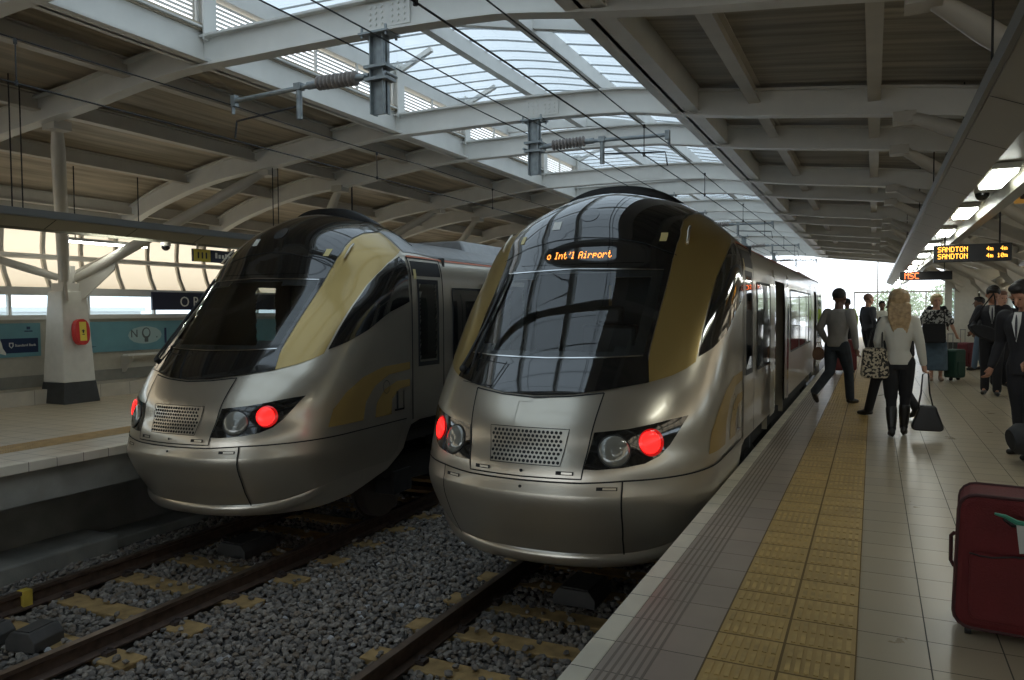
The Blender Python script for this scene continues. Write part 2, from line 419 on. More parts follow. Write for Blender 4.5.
def build_train(label,lit,loc,rightopen):
    T=thing('passenger_train',label,'train',loc)
    sm=dict(smooth='all',fix=False)
    def both(P): return [P,mir(P)]
    # polygons ----------------------------------------------------------
    bot=[(0,.505),(.75,.505),(1.0,.56),(1.2,.74),(1.30,.95),(1.345,1.22),(1.40,1.26),(SE,1.26)]
    shell=bot+[(SE,ZT)]+[(1.0,ZT),(0,ZT)]
    Rr=lambda y0,y1,z0,z1,side=1:conv([(y0,z0),(y1,z0),(y1,z1),(y0,z1)],'y',side)
    glassP=conv([(0,2.20),(.5,2.205),(.80,2.22),(.81,2.6),(.80,2.97),(.5,2.985),(0,2.99)],'x')
    holes=[]
    hp=conv([(0,2.26),(.74,2.28),(.74,2.91),(0,2.94)],'x')
    holes+=[hp,mir(hp)]
    dw=[Rr(7.98,8.36,1.99,2.93)];holes+=[dw[0],mir(dw[0])]
    doors=[(10.35,11.75),(17.35,18.6)]
    for a,b in doors:
        h=Rr(a,b,1.16,2.98);holes.append(h)
    o=patch([shell,mir(shell)],0,holes).build('body_shell',M_silver,T,**sm)
    # bumper lower panel
    seam=[(0,1.25),(.2,1.255),(.37,1.275),(.6,1.285),(1.0,1.30),(1.31,1.31)]
    bz=lambda s:itp(seam,s)
    lowP=[(0,.64),(.4,.65),(.55,.68),(.7,.74),(.85,.80),(.98,.84),(1.1,.845),(1.20,.85),(1.26,.95),(1.31,1.31)]+[(s,bz(s)) for s in(1.2,1.0,.8,.6,.37,.2,0)]
    patch(both(lowP),.006).build('lower_nose_panel',M_silver2,T,**sm)
    LP=[(0,.530,.645),(.2,.530,.648),(.4,.535,.655),(.55,.555,.685),(.7,.62,.742),(.82,.70,.79),(.92,.77,.83),(1.0,.82,.85)]
    lg=MB();rows=[]
    for q in range(-46,47):
        sq=q/50.0;a_=abs(sq);z0=itp([(l[0],l[1]) for l in LP],a_);z1=itp([(l[0],l[2]) for l in LP],a_);fade=1-sst((a_-.66)/.25)
        for tt,of in((0,.0),(.12,.030),(.5,.042),(.85,.034),(1.0,.004)):
            zz=max(.505,z0+(z1-z0)*tt);lg.v.append(tuple(S(sq,zz)+Nrm(sq,zz)*(of*fade+.0075*fade)))
    for q in range(92):
        for k in range(4): lg.f.append((q*5+k,(q+1)*5+k,(q+1)*5+k+1,q*5+k+1));lg.m.append(0)
    lg.build('bumper_lip',M_silver,T,smooth='all',fix=False)
    g=MB()
    full=[(-p[0],p[1]) for p in conv(seam,'s',1,False)[::-1]]+conv(seam,'s',1,False)
    strip(full,.013,.009,g)
    for sd in(1,-1):
        strip([(sd*s,z) for s,z in conv([(.362,1.27),(.365,1.0),(.368,.8),(.38,.66),(.385,.6),(.40,.53)],'s',1,False)],.013,.019 if 1 else 0,g)
    g.build('nose_panel_gap',M_gap,T,**sm)
    # hatch with grille
    top=[(0,1.885),(.3,1.90),(.605,1.945)]
    hat=conv([(0,1.29),(.49,1.295),(.578,1.928),(.3,1.895),(0,1.88)],'x')
    H=patch([hat+mir(hat)],.004).build('nose_hatch',M_silver,T,**sm)
    g=MB();strip(conv([(-.578,1.932),(-.49,1.285),(0,1.28),(.49,1.285),(.578,1.932)],'x',1,False),.011,.007,g);strip(conv([(-.578,1.932),(-.3,1.90),(0,1.885),(.3,1.90),(.578,1.932)],'x',1,False),.014,.007,g)
    g.build('hatch_seam',M_gap,H,**sm)
    gp=conv([(-.29,1.375),(.32,1.375),(.365,1.655),(-.33,1.655)],'x')
    G=patch([gp],.009).build('grille_plate',M_silver,H,**sm)
    g=MB();strip(conv([(-.29,1.375),(.32,1.375),(.365,1.655),(-.33,1.655),(-.29,1.375)],'x',1,False),.006,.011,g)
    for r in range(8):
        zz=1.398+r*.0325
        for c in range(17):
            xx=-.275+c*.036+(.018 if r%2 else 0)-(r*.003)
            if xx>.31+r*.004: continue
            patch([circ(xx,zz,.0135,8)],.012,mb=g)
    g.build('grille_holes',M_gap,G,**sm)
    def slot(x,z,w,nm='slot'):
        k=MB();patch([conv([(x-w/2,z-.014),(x+w/2,z-.014),(x+w/2,z+.014),(x-w/2,z+.014)],'x')],.012,mb=k)
        patch([conv([(x-w/2+.045*(1 if x>0 else 1),z-.008),(x+w/2-.01,z-.008),(x+w/2-.01,z+.008),(x-w/2+.045,z+.008)],'x')],.016,mi=1,mb=k)
        return k
    for sx in(-1,1):
        slot(sx*.68,1.215,.15).build('nose_latch',[M_gap,M_silver],T,**sm)
        slot(sx*.36,1.325,.14).build('hatch_latch',[M_gap,M_silver],H,**sm)
    for z in(1.20,1.325):
        patch([circ(0,z,.013,10)],.012).build('lock_button',M_gap,T,**sm)
    # headlights
    for sd in(1,-1):
        hl=conv([(.505,1.36),(.60,1.358),(.79,1.375),(.93,1.40),(1.02,1.45),(1.08,1.53),(1.13,1.63),(1.18,1.745),(1.1,1.73),(.95,1.695),(.8,1.665),(.556,1.638),(.53,1.5)],'x',sd)
        if sd<0: hl=hl[::-1]
        HL=patch([hl],.008).build('headlamp_unit',M_black,T,**sm)
        def lampdisc(x,z,r,dome,m,nm,par,base=.012):
            c=(sd*fx(x,z),z);k=MB();n=28;rings=[]
            cs=circ(x,z,r,n,side=sd);N0=Nrm(*c)
            for t in(1,.97,.85,.6,.3):
                rings.append([S(c[0]+(p[0]-c[0])*t,c[1]+(p[1]-c[1])*t)+N0*(base+dome*math.sqrt(max(0,1-t*t))) for p in cs])
            vs=[q for R_ in rings for q in R_]+[S(*c)+N0*(base+dome)]
            fs=[(i*n+j,i*n+(j+1)%n,(i+1)*n+(j+1)%n,(i+1)*n+j) for i in range(4) for j in range(n)]+[(4*n+j,4*n+(j+1)%n,5*n) for j in range(n)]
            k.add(vs,fs);return k.build(nm,m,par,smooth='all')
        R1=lampdisc(.715,1.498,.132,.004,M_blackd,'lamp_bezel',HL)
        lampdisc(.715,1.498,.120,.028,M_lampglass,'clear_lens',HL,.016)
        lampdisc(.725,1.49,.05,.012,M_lampglass,'bulb_reflector',HL,.036)
        lampdisc(.960,1.558,.108,.012,M_redrim,'red_lens_rim',HL)
        lampdisc(.950,1.558,.088,.02,M_red,'red_lens',HL,.018)
    # gold pillars
    for sd in(1,-1):
        P=[(.402,2.0)]+[(.395,2.3),(.40,2.58),(.405,2.8),(.412,3.06),(.437,3.22),(.485,3.36),(.55,3.46),(.65,3.535),(.80,3.57),(1.0,3.58)]
        P2=[(.97,3.3),(.90,3.285),(.80,3.17),(.73,3.02),(.695,2.9),(.67,2.66),(.655,2.43),(.648,2.16),(.60,2.11),(.53,2.06)]
        # back edge of the gold lies at the cab door line
        P=[p for p in P if p[0]<.9]+[(fy(7.76,z),z) for z in(3.57,3.5,3.42,3.34)]+[p for p in P2 if p[0]<.85]
        P=conv(P,'s',sd)
        if sd<0:P=P[::-1]
        patch([P],.007).build('gold_pillar',M_gold,T,**sm)
        # black side glazing behind the gold
        Q=conv([(.662,2.20),(.668,2.43),(.682,2.66),(.705,2.9),(.74,3.03),(.81,3.17),(.895,3.262)],'s',1,False)+[(fy(7.74,z),z) for z in(3.2,3.0,2.72)]+conv([(1.0,2.60),(.88,2.40),(.76,2.27)],'s',1,False)
        Q=[(sd*p[0],p[1]) for p in Q]
        if sd<0:Q=Q[::-1]
        patch([Q],.008).build('side_cab_glazing',M_black,T,**sm)
        # swoosh logo
        sw=conv([(6.25,1.40),(6.33,1.58),(6.52,1.74),(6.8,1.88),(7.2,1.97),(7.74,1.99),(7.74,1.90),(7.3,1.87),(7.02,1.76),(6.85,1.60),(6.8,1.40)],'y',sd)
        if sd<0:sw=sw[::-1]
        L1=patch([sw],.004).build('swoosh_logo',M_goldlogo,T,**sm)
        sw=conv([(7.02,1.40),(7.05,1.56),(7.2,1.70),(7.45,1.78),(7.74,1.78),(7.74,1.70),(7.5,1.68),(7.36,1.58),(7.34,1.40)],'y',sd)
        if sd<0:sw=sw[::-1]
        patch([sw],.004).build('logo_inner_arc',M_goldlogo,L1,**sm)
        g=MB();k=conv([(7.50,1.48),(7.74,1.48)],'y',sd,False);
        c0=[(7.24+.065*math.cos(t*PI/9),1.73+.075*math.sin(t*PI/9)) for t in range(19)]
        strip(conv(c0,'y',sd,False),.008,.008,g).build('round_cover_seam',M_gap,T,**sm)
        g=MB();patch([conv([(7.44,1.45),(7.48,1.45),(7.48,1.66),(7.44,1.66)],'y',sd)[::sd]],.007,mb=g);patch([conv([(7.40,1.43),(7.60,1.43),(7.60,1.45),(7.40,1.45)],'y',sd)[::sd]],.010,mi=1,mb=g);patch([conv([(7.58,1.45),(7.60,1.45),(7.60,1.66),(7.58,1.66)],'y',sd)[::sd]],.010,mi=1,mb=g)
        g.build('cab_step',[M_gap,M_chrome],T,**sm)
        # cab door
        cd=conv([(7.80,1.05),(8.52,1.05),(8.52,3.24),(7.80,3.24)],'y',sd)[::sd]
        hh=[Rr(7.98,8.36,1.99,2.93,sd)]
        D=patch(ring((7.80,8.52,1.28,3.24),(7.96,8.38,1.97,2.95),sd),.004).build('cab_door',M_silver2 if sd>0 else M_silver2,T,**sm)
        g=MB()
        for y in(7.79,8.53): strip(conv([(y,1.28),(y,3.27)],'y',sd,False),.022,.008,g)
        strip(conv([(7.79,3.26),(8.53,3.26)],'y',sd,False),.012,.008,g);g.build('door_seal',M_gap,D,**sm)
        fr=conv([(7.92,1.92),(8.42,1.92),(8.42,3.0),(7.92,3.0)],'y',sd)[::sd]
        patch(ring((7.92,8.42,1.92,3.0),(7.965,8.375,1.975,2.945),sd),.009).build('door_window_frame',M_blackd,D,**sm)
        patch([conv([(7.94,1.95),(8.40,1.95),(8.40,2.97),(7.94,2.97)],'y',sd)[::sd]],.004).build('door_window',M_winc,D,**sm)
        patch([conv([(7.83,3.04),(8.5,3.04),(8.5,3.22),(7.83,3.22)],'y',sd)[::sd]],.007).build('door_header_panel',M_blackd,D,**sm)
        # windows along the side
        frames=[(8.78,9.95),(12.55,14.0),(14.1,15.5),(15.6,16.75),(18.95,20.2)]
        for a,b in frames:
            w=patch([conv([(a,1.93),(b,1.93),(b,2.90),(a,2.90)],'y',sd)[::sd]],.006).build('side_window',M_win,T,**sm)
            g=MB();strip(conv([(a,1.93),(b,1.93),(b,2.90),(a,2.90),(a,1.93)],'y',sd,False,.2),.03,.009,g);g.build('window_surround',M_blackd,w,**sm)
        for a,b in doors:
            if sd>0:
                for y in(a-.16,b+.16):
                    g=MB();strip(conv([(y,1.27),(y,3.1)],'y',sd,False),.26,.03,g);g.build('door_pocket_edge',M_black,T,**sm)
                # plug door leaves slid aside
                for y0,y1 in((a-.75,a-.30),):
                    patch([conv([(y0,1.28),(y1,1.28),(y1,3.0),(y0,3.0)],'y',sd)[::sd]],.05).build('sliding_door_leaf',M_silver2,T,**sm)
            else:
                dl=patch([conv([(a,1.28),(b,1.28),(b,3.0),(a,3.0)],'y',sd)[::sd]],.010).build('sliding_door',M_silver2,T,**sm)
                g=MB()
                for y in(a,(a+b)/2,b): strip(conv([(y,1.28),(y,3.0)],'y',sd,False),.03,.014,g)
                g.build('door_seal',M_gap,dl,**sm)
                for y in(a+.12,(a+b)/2+.12): patch([conv([(y,1.85),(y+.42,1.85),(y+.42,2.85),(y,2.85)],'y',sd)[::sd]],.013).build('door_window',M_win,dl,**sm)
        st=conv([(7.80,3.275),(20.5,3.275)],'y',sd,False,.2)
        g=MB();strip(st,.035,.006,g);g.build('orange_roof_stripe',M_stripe,T,**sm)
        rp=conv([(7.80,3.33),(20.58,3.33),(20.58,3.60),(7.80,3.60)],'y',sd)[::sd]
        patch([rp],.006).build('roof_side',M_roofs,T,**sm)
        # small marks
        patch([conv([(7.86,2.96+.04),(7.92,3.0),(7.92,3.12),(7.86,3.12)],'y',sd)[::sd]],.011).build('door_sticker',M_yellow,T,**sm)
    rt=[(fy(8.5,3.6),3.6),(SE,3.6),(SE,ZT),(1.02,ZT)]
    patch(both(rt),.010).build('roof_top',M_roofs,T,**sm)
    # black mask: dome above, frit round the windscreen, sill below
    lo=conv([(0,1.90),(.3,1.915),(.6,1.955),(.886,2.008)],'x',1,False)+[(.39,2.22)]+conv([(.80,2.22),(.5,2.205),(0,2.20)],'x',1,False)
    sidep=[(.39,2.22)]+[(.39,2.3),(.395,2.58),(.40,2.8),(.405,2.97)]+conv([(.80,2.97),(.81,2.6),(.80,2.22)],'x',1,False)
    up=conv([(0,2.99),(.5,2.985),(.80,2.97)],'x',1,False)+[(.405,2.97),(.408,3.06),(.433,3.22),(.478,3.365),(.545,3.468),(.648,3.545),(fy(7.76,3.585),3.585),(fy(7.95,3.64),3.64),(fy(8.35,3.72),3.72),(fy(8.45,3.80),3.80),(1.03,ZT),(0,ZT)]
    g=MB()
    for P in(lo,sidep,up): patch(both(P),.010,mb=g)
    MK=g.build('black_front_mask',M_black,T,**sm)
    go=conv([(0,2.19),(.5,2.195),(.81,2.21),(.82,2.6),(.81,2.98),(.5,3.0),(0,3.0)],'x')
    patch(both(go),.006,[hp,mir(hp)]).build('windscreen_frit',M_blackd,MK,**sm)
    g=MB();patch(both(glassP),.011,mb=g);g.build('windscreen',M_screen,T,**sm)
    g=MB()
    for z0,z1 in((2.19,2.215),(2.985,2.96)):
        pts=conv([(-.80,z1),(-.5,(z0+z1)/2-.004),(0,z0),(.5,(z0+z1)/2-.004),(.80,z1)] if z0<2.5 else [(-.80,z1),(0,z0),(.80,z1)],'x',1,False)
        strip(pts,.013,.016,g)
    g.build('windscreen_trim',M_chrome,MK,**sm)
    # seam arch in the black dome
    g=MB();strip(conv([(-.88,3.10),(-.6,3.22),(-.3,3.28),(0,3.30),(.3,3.28),(.6,3.22),(.88,3.10)],'x',1,False),.008,.014,g);g.build('dome_seam',M_gap,MK,**sm)
    patch([circ(0.0,3.54,.105,28)],.015).build('dome_roundel',mat('roundel_dark',(.05,.055,.06),.15,0,coat=1),MK,**sm)
    for x,z,w,h,m in((-.33,3.44,.09,.085,M_white),(-.70,3.31,.05,.08,M_yellow),(.74,3.28,.06,.085,M_yellow)):
        patch([conv([(x-w/2,z-h/2),(x+w/2,z-h/2),(x+w/2,z+h/2),(x-w/2,z+h/2)],'x')],.015).build('warning_sticker',m,MK,**sm)
    for sd in(1,-1):
        g=MB();pts=[S(sd*s,z)+Nrm(sd*s,z)*.035 for s,z in((.485,3.20),(.497,3.27),(.515,3.33),(.54,3.37))];g.tube(pts,.014,8);g.build('dome_grab_handle',M_silver,MK,smooth='all')
    # wipers on the left of the windscreen
    g=MB()
    W1=[(-.83,2.06),(-.80,2.15),(-.74,2.45),(-.73,2.75),(-.735,2.97)]
    g.tube([S(fx(x,z),z)+Nrm(fx(x,z),z)*.05 for x,z in W1],.014,8)
    g.tube([S(fx(x-.035,z),z)+Nrm(fx(x-.035,z),z)*.03 for x,z in W1[2:]],.011,6)
    g.tube([S(fx(x,z),z)+Nrm(fx(x,z),z)*.045 for x,z in((-.70,2.08),(-.72,2.2),(-.70,2.45))],.010,6)
    g.ell(S(fx(-.83,2.06),2.06)+Nrm(fx(-.83,2.06),2.06)*.03,(.035,.035,.035));g.build('windscreen_wiper',M_blackd,MK,smooth='all')
    g=MB();strip(conv([(-.78,1.97),(-.40,1.95),(-.33,2.13),(-.74,2.17)],'x',1,False),.006,.013,g);strip(conv([(-.44,1.93),(-.36,2.15)],'x',1,False),.006,.013,g);g.build('sill_panel_seam',M_gap,MK,**sm)
    # destination display
    dp=patch([conv([(-.62,3.035),(.62,3.035),(.60,3.20),(-.60,3.20)],'x')],.014).build('destination_display',M_black if not lit else M_black,T,**sm)
    if lit:
        sq,w=dots("o Int'l Airport",.085);g=MB()
        for a,b,c,d in sq:
            x0=-.335+a*.66/w;x1=-.335+b*.66/w;z0=3.085+c*.80+a*0;z1=3.085+d*.80
            vs=[S(fx(x,z),z)+Nrm(fx(x,z),z)*.020 for x,z in((x0,z0),(x1,z0),(x1,z1),(x0,z1))];g.add(vs,[(0,1,2,3)])
        g.build('display_lettering',M_led,dp,fix=False)
    # cowl ridge behind the dome
    g=MB();pts=[]
    for i in range(41):
        t=-1+2*i/40;pts.append((t*.80,3.89-.0-.30*abs(t)**2.6))
    vs=[]
    for x,z in pts:
        for dy,dz in((7.85,-.06),(7.80,.045),(7.9,.055),(8.5,-.0),(8.55,-.25)): vs.append((x*(1.0),dy-YN+.25*abs(x)**2,z+dz-(.10 if dy>8.4 else 0)))
    g.add(vs,[(5*i+k,5*i+k+1,5*i+k+6,5*i+k+5) for i in range(40) for k in range(4)])
    g.build('roof_cowl',M_blackd,T,smooth='all')
    # roof equipment, end wall, interior
    g=MB();g.prism([(-.62,3.50),(-.5,3.72),(.5,3.72),(.62,3.50)],10.5-YN,13.2-YN);g.prism([(-.5,3.5),(-.42,3.68),(.42,3.68),(.5,3.5)],14.4-YN,17.0-YN);g.build('roof_equipment_box',M_roofs,T,bevel=.03)
    y=20.58-YN
    g=MB();g.prism([(-1.30,.9),(-1.32,2.7),(-1.2,3.3),(-.8,3.55),(.8,3.55),(1.2,3.3),(1.32,2.7),(1.30,.9)],y-.05,y);g.build('end_wall',M_silver2,T)
    g=MB()
    for k in range(5): g.prism([(-.85,.95),(-.85,3.1),(.85,3.1),(.85,.95)],y+.02+k*.09,y+.07+k*.09)
    g.build('gangway_bellows',M_blackd,T)
    g=MB();g.box(-1.24,1.24,7.4-YN,20.5-YN,1.0,1.14);g.build('floor_pan',M_under,T)
    # cab interior
    cabw=1.30
    g=MB();g.box(-1.30,1.30,8.62-YN,8.67-YN,1.05,3.30);g.build('cab_bulkhead',M_cab,T)
    g=MB();g.box(-1.18,1.18,7.85-YN,8.62-YN,3.20,3.23);g.build('cab_ceiling',M_cab,T)
    g=MB();g.prism([(6.28-YN,1.06),(6.28-YN,2.02),(6.75-YN,2.0),(7.0-YN,1.85),(7.02-YN,1.06)],-1.0,1.0,ax='x');g.build('driver_desk',M_desk,T,bevel=.03)
    g=MB();g.box(-.3,.3,7.55-YN,7.75-YN,1.55,2.45);g.box(-.28,.28,7.2-YN,7.65-YN,1.45,1.6);g.box(-.06,.06,7.35-YN,7.5-YN,1.05,1.45);g.box(-.15,.15,7.57-YN,7.7-YN,2.45,2.65);g.build('driver_seat',M_blackd,T,bevel=.04)
    g=MB();g.bar((-.30,8.56-YN,2.1),(-.30,8.56-YN,2.9),.03,.03);g.bar((.28,8.60-YN,2.15),(.28,8.60-YN,2.95),.07,.02);g.build('cab_bulkhead_trim',mat('trim_amber',(.30,.20,.07),.5),T)
    # vestibules behind the open doors
    if rightopen:
        for a,b in doors:
          g=MB();g.box(-1.24,1.30,a-YN-.25,a-YN-.22,1.05,3.2);g.box(-1.24,1.30,b-YN+.22,b-YN+.25,1.05,3.2);g.box(-1.23,-1.20,a-YN-.22,b-YN+.22,1.05,3.2);g.box(-1.24,1.30,a-YN-.25,b-YN+.25,3.05,3.08)
          g.build('vestibule_panel',mat('vestibule_cream',(.34,.30,.22),.5),T)
    # running gear
    for yb in(9.2,18.2):
        B=MB()
        for sx in(-.98,.98):
            B.prism([(yb-1.7-YN,.62),(yb-1.5-YN,.50),(yb-.6-YN,.42),(yb+.6-YN,.42),(yb+1.5-YN,.50),(yb+1.7-YN,.62),(yb+1.3-YN,.78),(yb-1.3-YN,.78)],sx-.09,sx+.09,ax='x')
            for k in(-1.3,1.3): B.box(sx-.14,sx+.14,yb+k-.2-YN,yb+k+.2-YN,.34,.62)
            for k in(-.3,.3): B.tube([(sx,yb+k-YN,.75),(sx,yb+k-YN,1.0)],.13,12)
        B.box(-.98,.98,yb-.25-YN,yb+.25-YN,.5,.74);bo=B.build('bogie_frame',M_under,T)
        for k in(-1.3,1.3):
            for sx in(-1,1):
                w=MB();w.tube([(sx*.68,yb+k-YN,.45),(sx*.705,yb+k-YN,.45),(sx*.71,yb+k-YN,.45),(sx*.82,yb+k-YN,.45)],[.48,.48,.45,.45],32);w.tube([(sx*.5,yb+k-YN,.45),(sx*.9,yb+k-YN,.45)],.12,14)
                w.build('wheel',M_wheel,bo,smooth=True)
    g=MB();g.box(-1.2,1.2,11.4-YN,16.0-YN,.45,.98);g.build('underframe_box',M_under,T,bevel=.04)
    g=MB();g.box(-.35,.35,6.4-YN,6.8-YN,.30,.56);g.tube([(0,6.2-YN,.48),(0,7.2-YN,.5)],.10,12);g.build('obstacle_deflector',M_under,T,bevel=.02)
    return T
TX1,TX2=-2.532,-6.434
build_train("gold and silver train with lit airport display beside the crowded right platform",True,(TX1,YN+.06,0),True)
build_train("gold and silver train with dark display alongside the left platform",False,(TX2,YN-.026,0),True)
# ------------------------------------------------------------------ station geometry
P5=5.77
PAIRS=range(-5,6)
BY=[];
for n in PAIRS: BY+= [10+P5*n,12.15+P5*n]
BY=[y+(-.15 if abs(y-6.38)<.01 else 0) for y in BY]
COLY=[8.3+P5*n for n in range(-4,6)]
YS,YE=-19.5,41.6
BOT=[(-13.6,4.00),(-12.2,4.58),(-10.5,4.97),(-9.16,5.10),(-6.75,5.34),(-5.4,5.34),(-4.4,5.33),(-3.2,5.28),(-2.3,5.15),(-1.5,5.04),(-.17,4.90),(1.0,4.75),(2.6,4.50),(4.0,4.05),(4.6,3.75)]
DEP=.34
def bz_(x): return itp(BOT,x)
# transverse arched beams: each its own I-section
def beam_mesh():
    g=MB();xs=[-13.6+i*(18.2/52) for i in range(53)]
    for part,(w,z0,z1) in enumerate(((.17,0,.025),(.03,.025,DEP-.025),(.17,DEP-.025,DEP))):
        vs=[]
        for x in xs:
            z=bz_(x)
            for a,b in((-w/2,z0),(w/2,z0),(w/2,z1),(-w/2,z1)): vs.append((x,a,z+b))
        fs=[(4*i+k,4*i+(k+1)%4,4*i+4+(k+1)%4,4*i+4+k) for i in range(len(xs)-1) for k in range(4)]+[(0,1,2,3),(4*len(xs)-1,4*len(xs)-2,4*len(xs)-3,4*len(xs)-4)]
        g.add(vs,fs)
    # splice plate with bolts near the middle and web stiffeners
    for x in(-6.9,-2.2):
        for sy in(-1,1): g.box(x-.015,x+.015,sy*.02,sy*.11,bz_(x)+.03,bz_(x)+DEP-.03)
    return g
g=beam_mesh();b0=None
for y in BY:
    if b0 is None: b0=struct(g.build('roof_beam',M_steelw2,None,smooth=True));o=b0
    else: o=b0.copy();C.objects.link(o)
    o.location=(0,y,0)
sp=MB()
for sy in(-.026,):
    sp.box(-.26,.26,sy-.008,sy,.05,DEP-.05)
    for i in(-.2,-.13,-.06,.06,.13,.2):
        for j in(.09,.145,.2,.255): sp.tube([(i,sy-.008,j),(i,sy-.020,j)],.013,8)
sp0=None
for n,y in enumerate(BY):
    if y<3: continue
    if sp0 is None: sp0=struct(sp.build('splice_plate',M_steelw2));o=sp0
    else:o=sp0.copy();C.objects.link(o)
    o.location=(-4.3,y,bz_(-4.3))
# deck and purlins
def deck(name,x0,x1,m,nx=24):
    g=MB();xs=[x0+(x1-x0)*i/nx for i in range(nx+1)];vs=[]
    for x in xs:
        z=bz_(x)+DEP+.05
        vs+=[(x,YS,z),(x,YE,z),(x,YE,z+.08),(x,YS,z+.08)]
    fs=[(4*i+k,4*i+(k+1)%4,4*i+4+(k+1)%4,4*i+4+k) for i in range(nx) for k in range(4)]+[(0,1,2,3),(4*nx+3,4*nx+2,4*nx+1,4*nx)]
    g.add(vs,fs);return struct(g.build(name,m,None,smooth=True))
deck('ceiling',-13.6,-6.75,M_deckL);deck('ceiling',-2.25,4.6,M_deckR)
def ibeam(x,z0,h,w,m,name='roof_purlin',y0=YS,y1=YE,tilt=0):
    g=MB();g.box(-w/2,w/2,0,y1-y0,0,.02);g.box(-.015,.015,0,y1-y0,.02,h-.02);g.box(-w/2,w/2,0,y1-y0,h-.02,h)
    return struct(g.build(name,m,None,loc=(x,y0,z0)))
for x in(-8.05,-9.75,-11.4,-12.9,-1.38,-.02,1.35,2.65,3.95):
    ibeam(x,bz_(x)+DEP-.17,.22,.14,M_steelw)
for x in(-13.25,4.3):
    g=MB();g.box(-.06,.06,0,YE-YS,0,.5);struct(g.build('roof_edge_beam',M_steelw,None,loc=(x,YS,bz_(x)+.0)))
g=MB();g.box(0,.16,0,YE-YS,0,.42);struct(g.build('skylight_edge_filler',M_steelw2,None,loc=(-2.24,YS,bz_(-2.27)+.052)))
# eave beams of the skylight opening
for x,h in((-6.80,.40),(-2.27,.24)):
    g=MB();g.box(-.02,.02,0,YE-YS,0,h);g.box(-.09 if x<-4 else -.15,.15 if x<-4 else .20,0,YE-YS,0,.025);g.box(-.09,.09,0,YE-YS,h-.02,h)
    struct(g.build('skylight_edge_beam',M_steelw2,None,loc=(x,YS,bz_(x)-.0+.03)))
# clerestory louvres on the left of the skylight, one panel per bay
lz0=bz_(-6.8)+.43;lz1=lz0+.40
BYs=sorted(BY)
lo0={}
for i in range(len(BYs)-1):
    y0,y1=BYs[i]+.09,BYs[i+1]-.09;L_=round(y1-y0,2)
    if L_ not in lo0:
        g=MB();nb=max(1,round(L_/1.0))
        for k in range(8):
            z=.01+k*.05;g.box(-.012,.006,0,L_,z,z+.024)
        for k in range(nb+1): g.box(.03,.06,L_*k/nb-.015,L_*k/nb+.015,-.02,.42)
        lo0[L_]=struct(g.build('louvre_panel',M_steelw2,None,loc=(-6.84,y0,lz0)))
    else: o=lo0[L_].copy();C.objects.link(o);o.location=(-6.84,y0,lz0)
g=MB();g.box(-.07,.07,0,YE-YS,0,.22);struct(g.build('skylight_head_beam',M_steelw2,None,loc=(-6.84,YS,lz1+.02)))
g=MB();g.box(-.02,.02,0,YE-YS,0,.42);struct(g.build('skylight_upstand',M_steelw2,None,loc=(-2.27,YS,bz_(-2.27)+.27)))
po=None
for y in BYs:
    if po is None:
        g=MB();g.box(-.09,.09,-.02,.02,0,.86);g.box(-.09,-.07,-.09,.09,0,.86);g.box(.07,.09,-.09,.09,0,.86);g.bar((.08,0,.74),(.65,0,.98),.07,.07);po=struct(g.build('louvre_post',M_steelw2));o=po
    else:o=po.copy();C.objects.link(o)
    o.location=(-6.78,y,bz_(-6.78)+.28)
GZ=[(-6.86,6.42),(-5.13,6.36),(-3.7,6.10),(-2.2,5.80)]
# glazing arches and rafters
def arch(y,w=.10,h=.16):
    g=MB();xs=[-6.84+i*4.6/20 for i in range(21)];vs=[]
    for x in xs:
        z=itp(GZ,x)-.02
        for a,b in((-w/2,-h),(w/2,-h),(w/2,0),(-w/2,0)):vs.append((x,a,z+b))
    g.add(vs,[(4*i+k,4*i+(k+1)%4,4*i+4+(k+1)%4,4*i+4+k) for i in range(20) for k in range(4)]);return g
a0=None
for y in [8.25+P5*n for n in PAIRS]:
    if a0 is None:a0=struct(arch(0).build('skylight_arch',M_steelw2));o=a0
    else:o=a0.copy();C.objects.link(o)
    o.location=(0,y,0)
for x in(-5.13,-3.7): 
    g=MB();g.box(-.06,.06,0,YE-YS,-.20,0);struct(g.build('skylight_rafter',M_steelw2,None,loc=(x,YS,itp(GZ,x)-.03)))
M_sky=glass_mat('skylight_glazing',(.40,.455,.49),1.3,rough=.1)
M_bar=mat('glazing_bar',(.4,.42,.43),.5)
gl0=None
for i in range(len(BYs)-1):
    y0,y1=BYs[i],BYs[i+1];g=MB();xs=[-6.86+k*4.66/16 for k in range(17)];vs=[]
    for x in xs:vs+=[(x,y0,itp(GZ,x)),(x,y1,itp(GZ,x))]
    g.add(vs,[(2*k,2*k+1,2*k+3,2*k+2) for k in range(16)])
    nb=round((y1-y0)/.46)
    for b in range(nb):
        yy=y0+(y1-y0)*(b+.5)/nb
        for k in range(16):
            g.bar((xs[k],yy,itp(GZ,xs[k])-.02),(xs[k+1],yy,itp(GZ,xs[k+1])-.02),.014,.02,1)
    struct(g.build('skylight_pane',[M_sky,M_bar],None,fix=False))
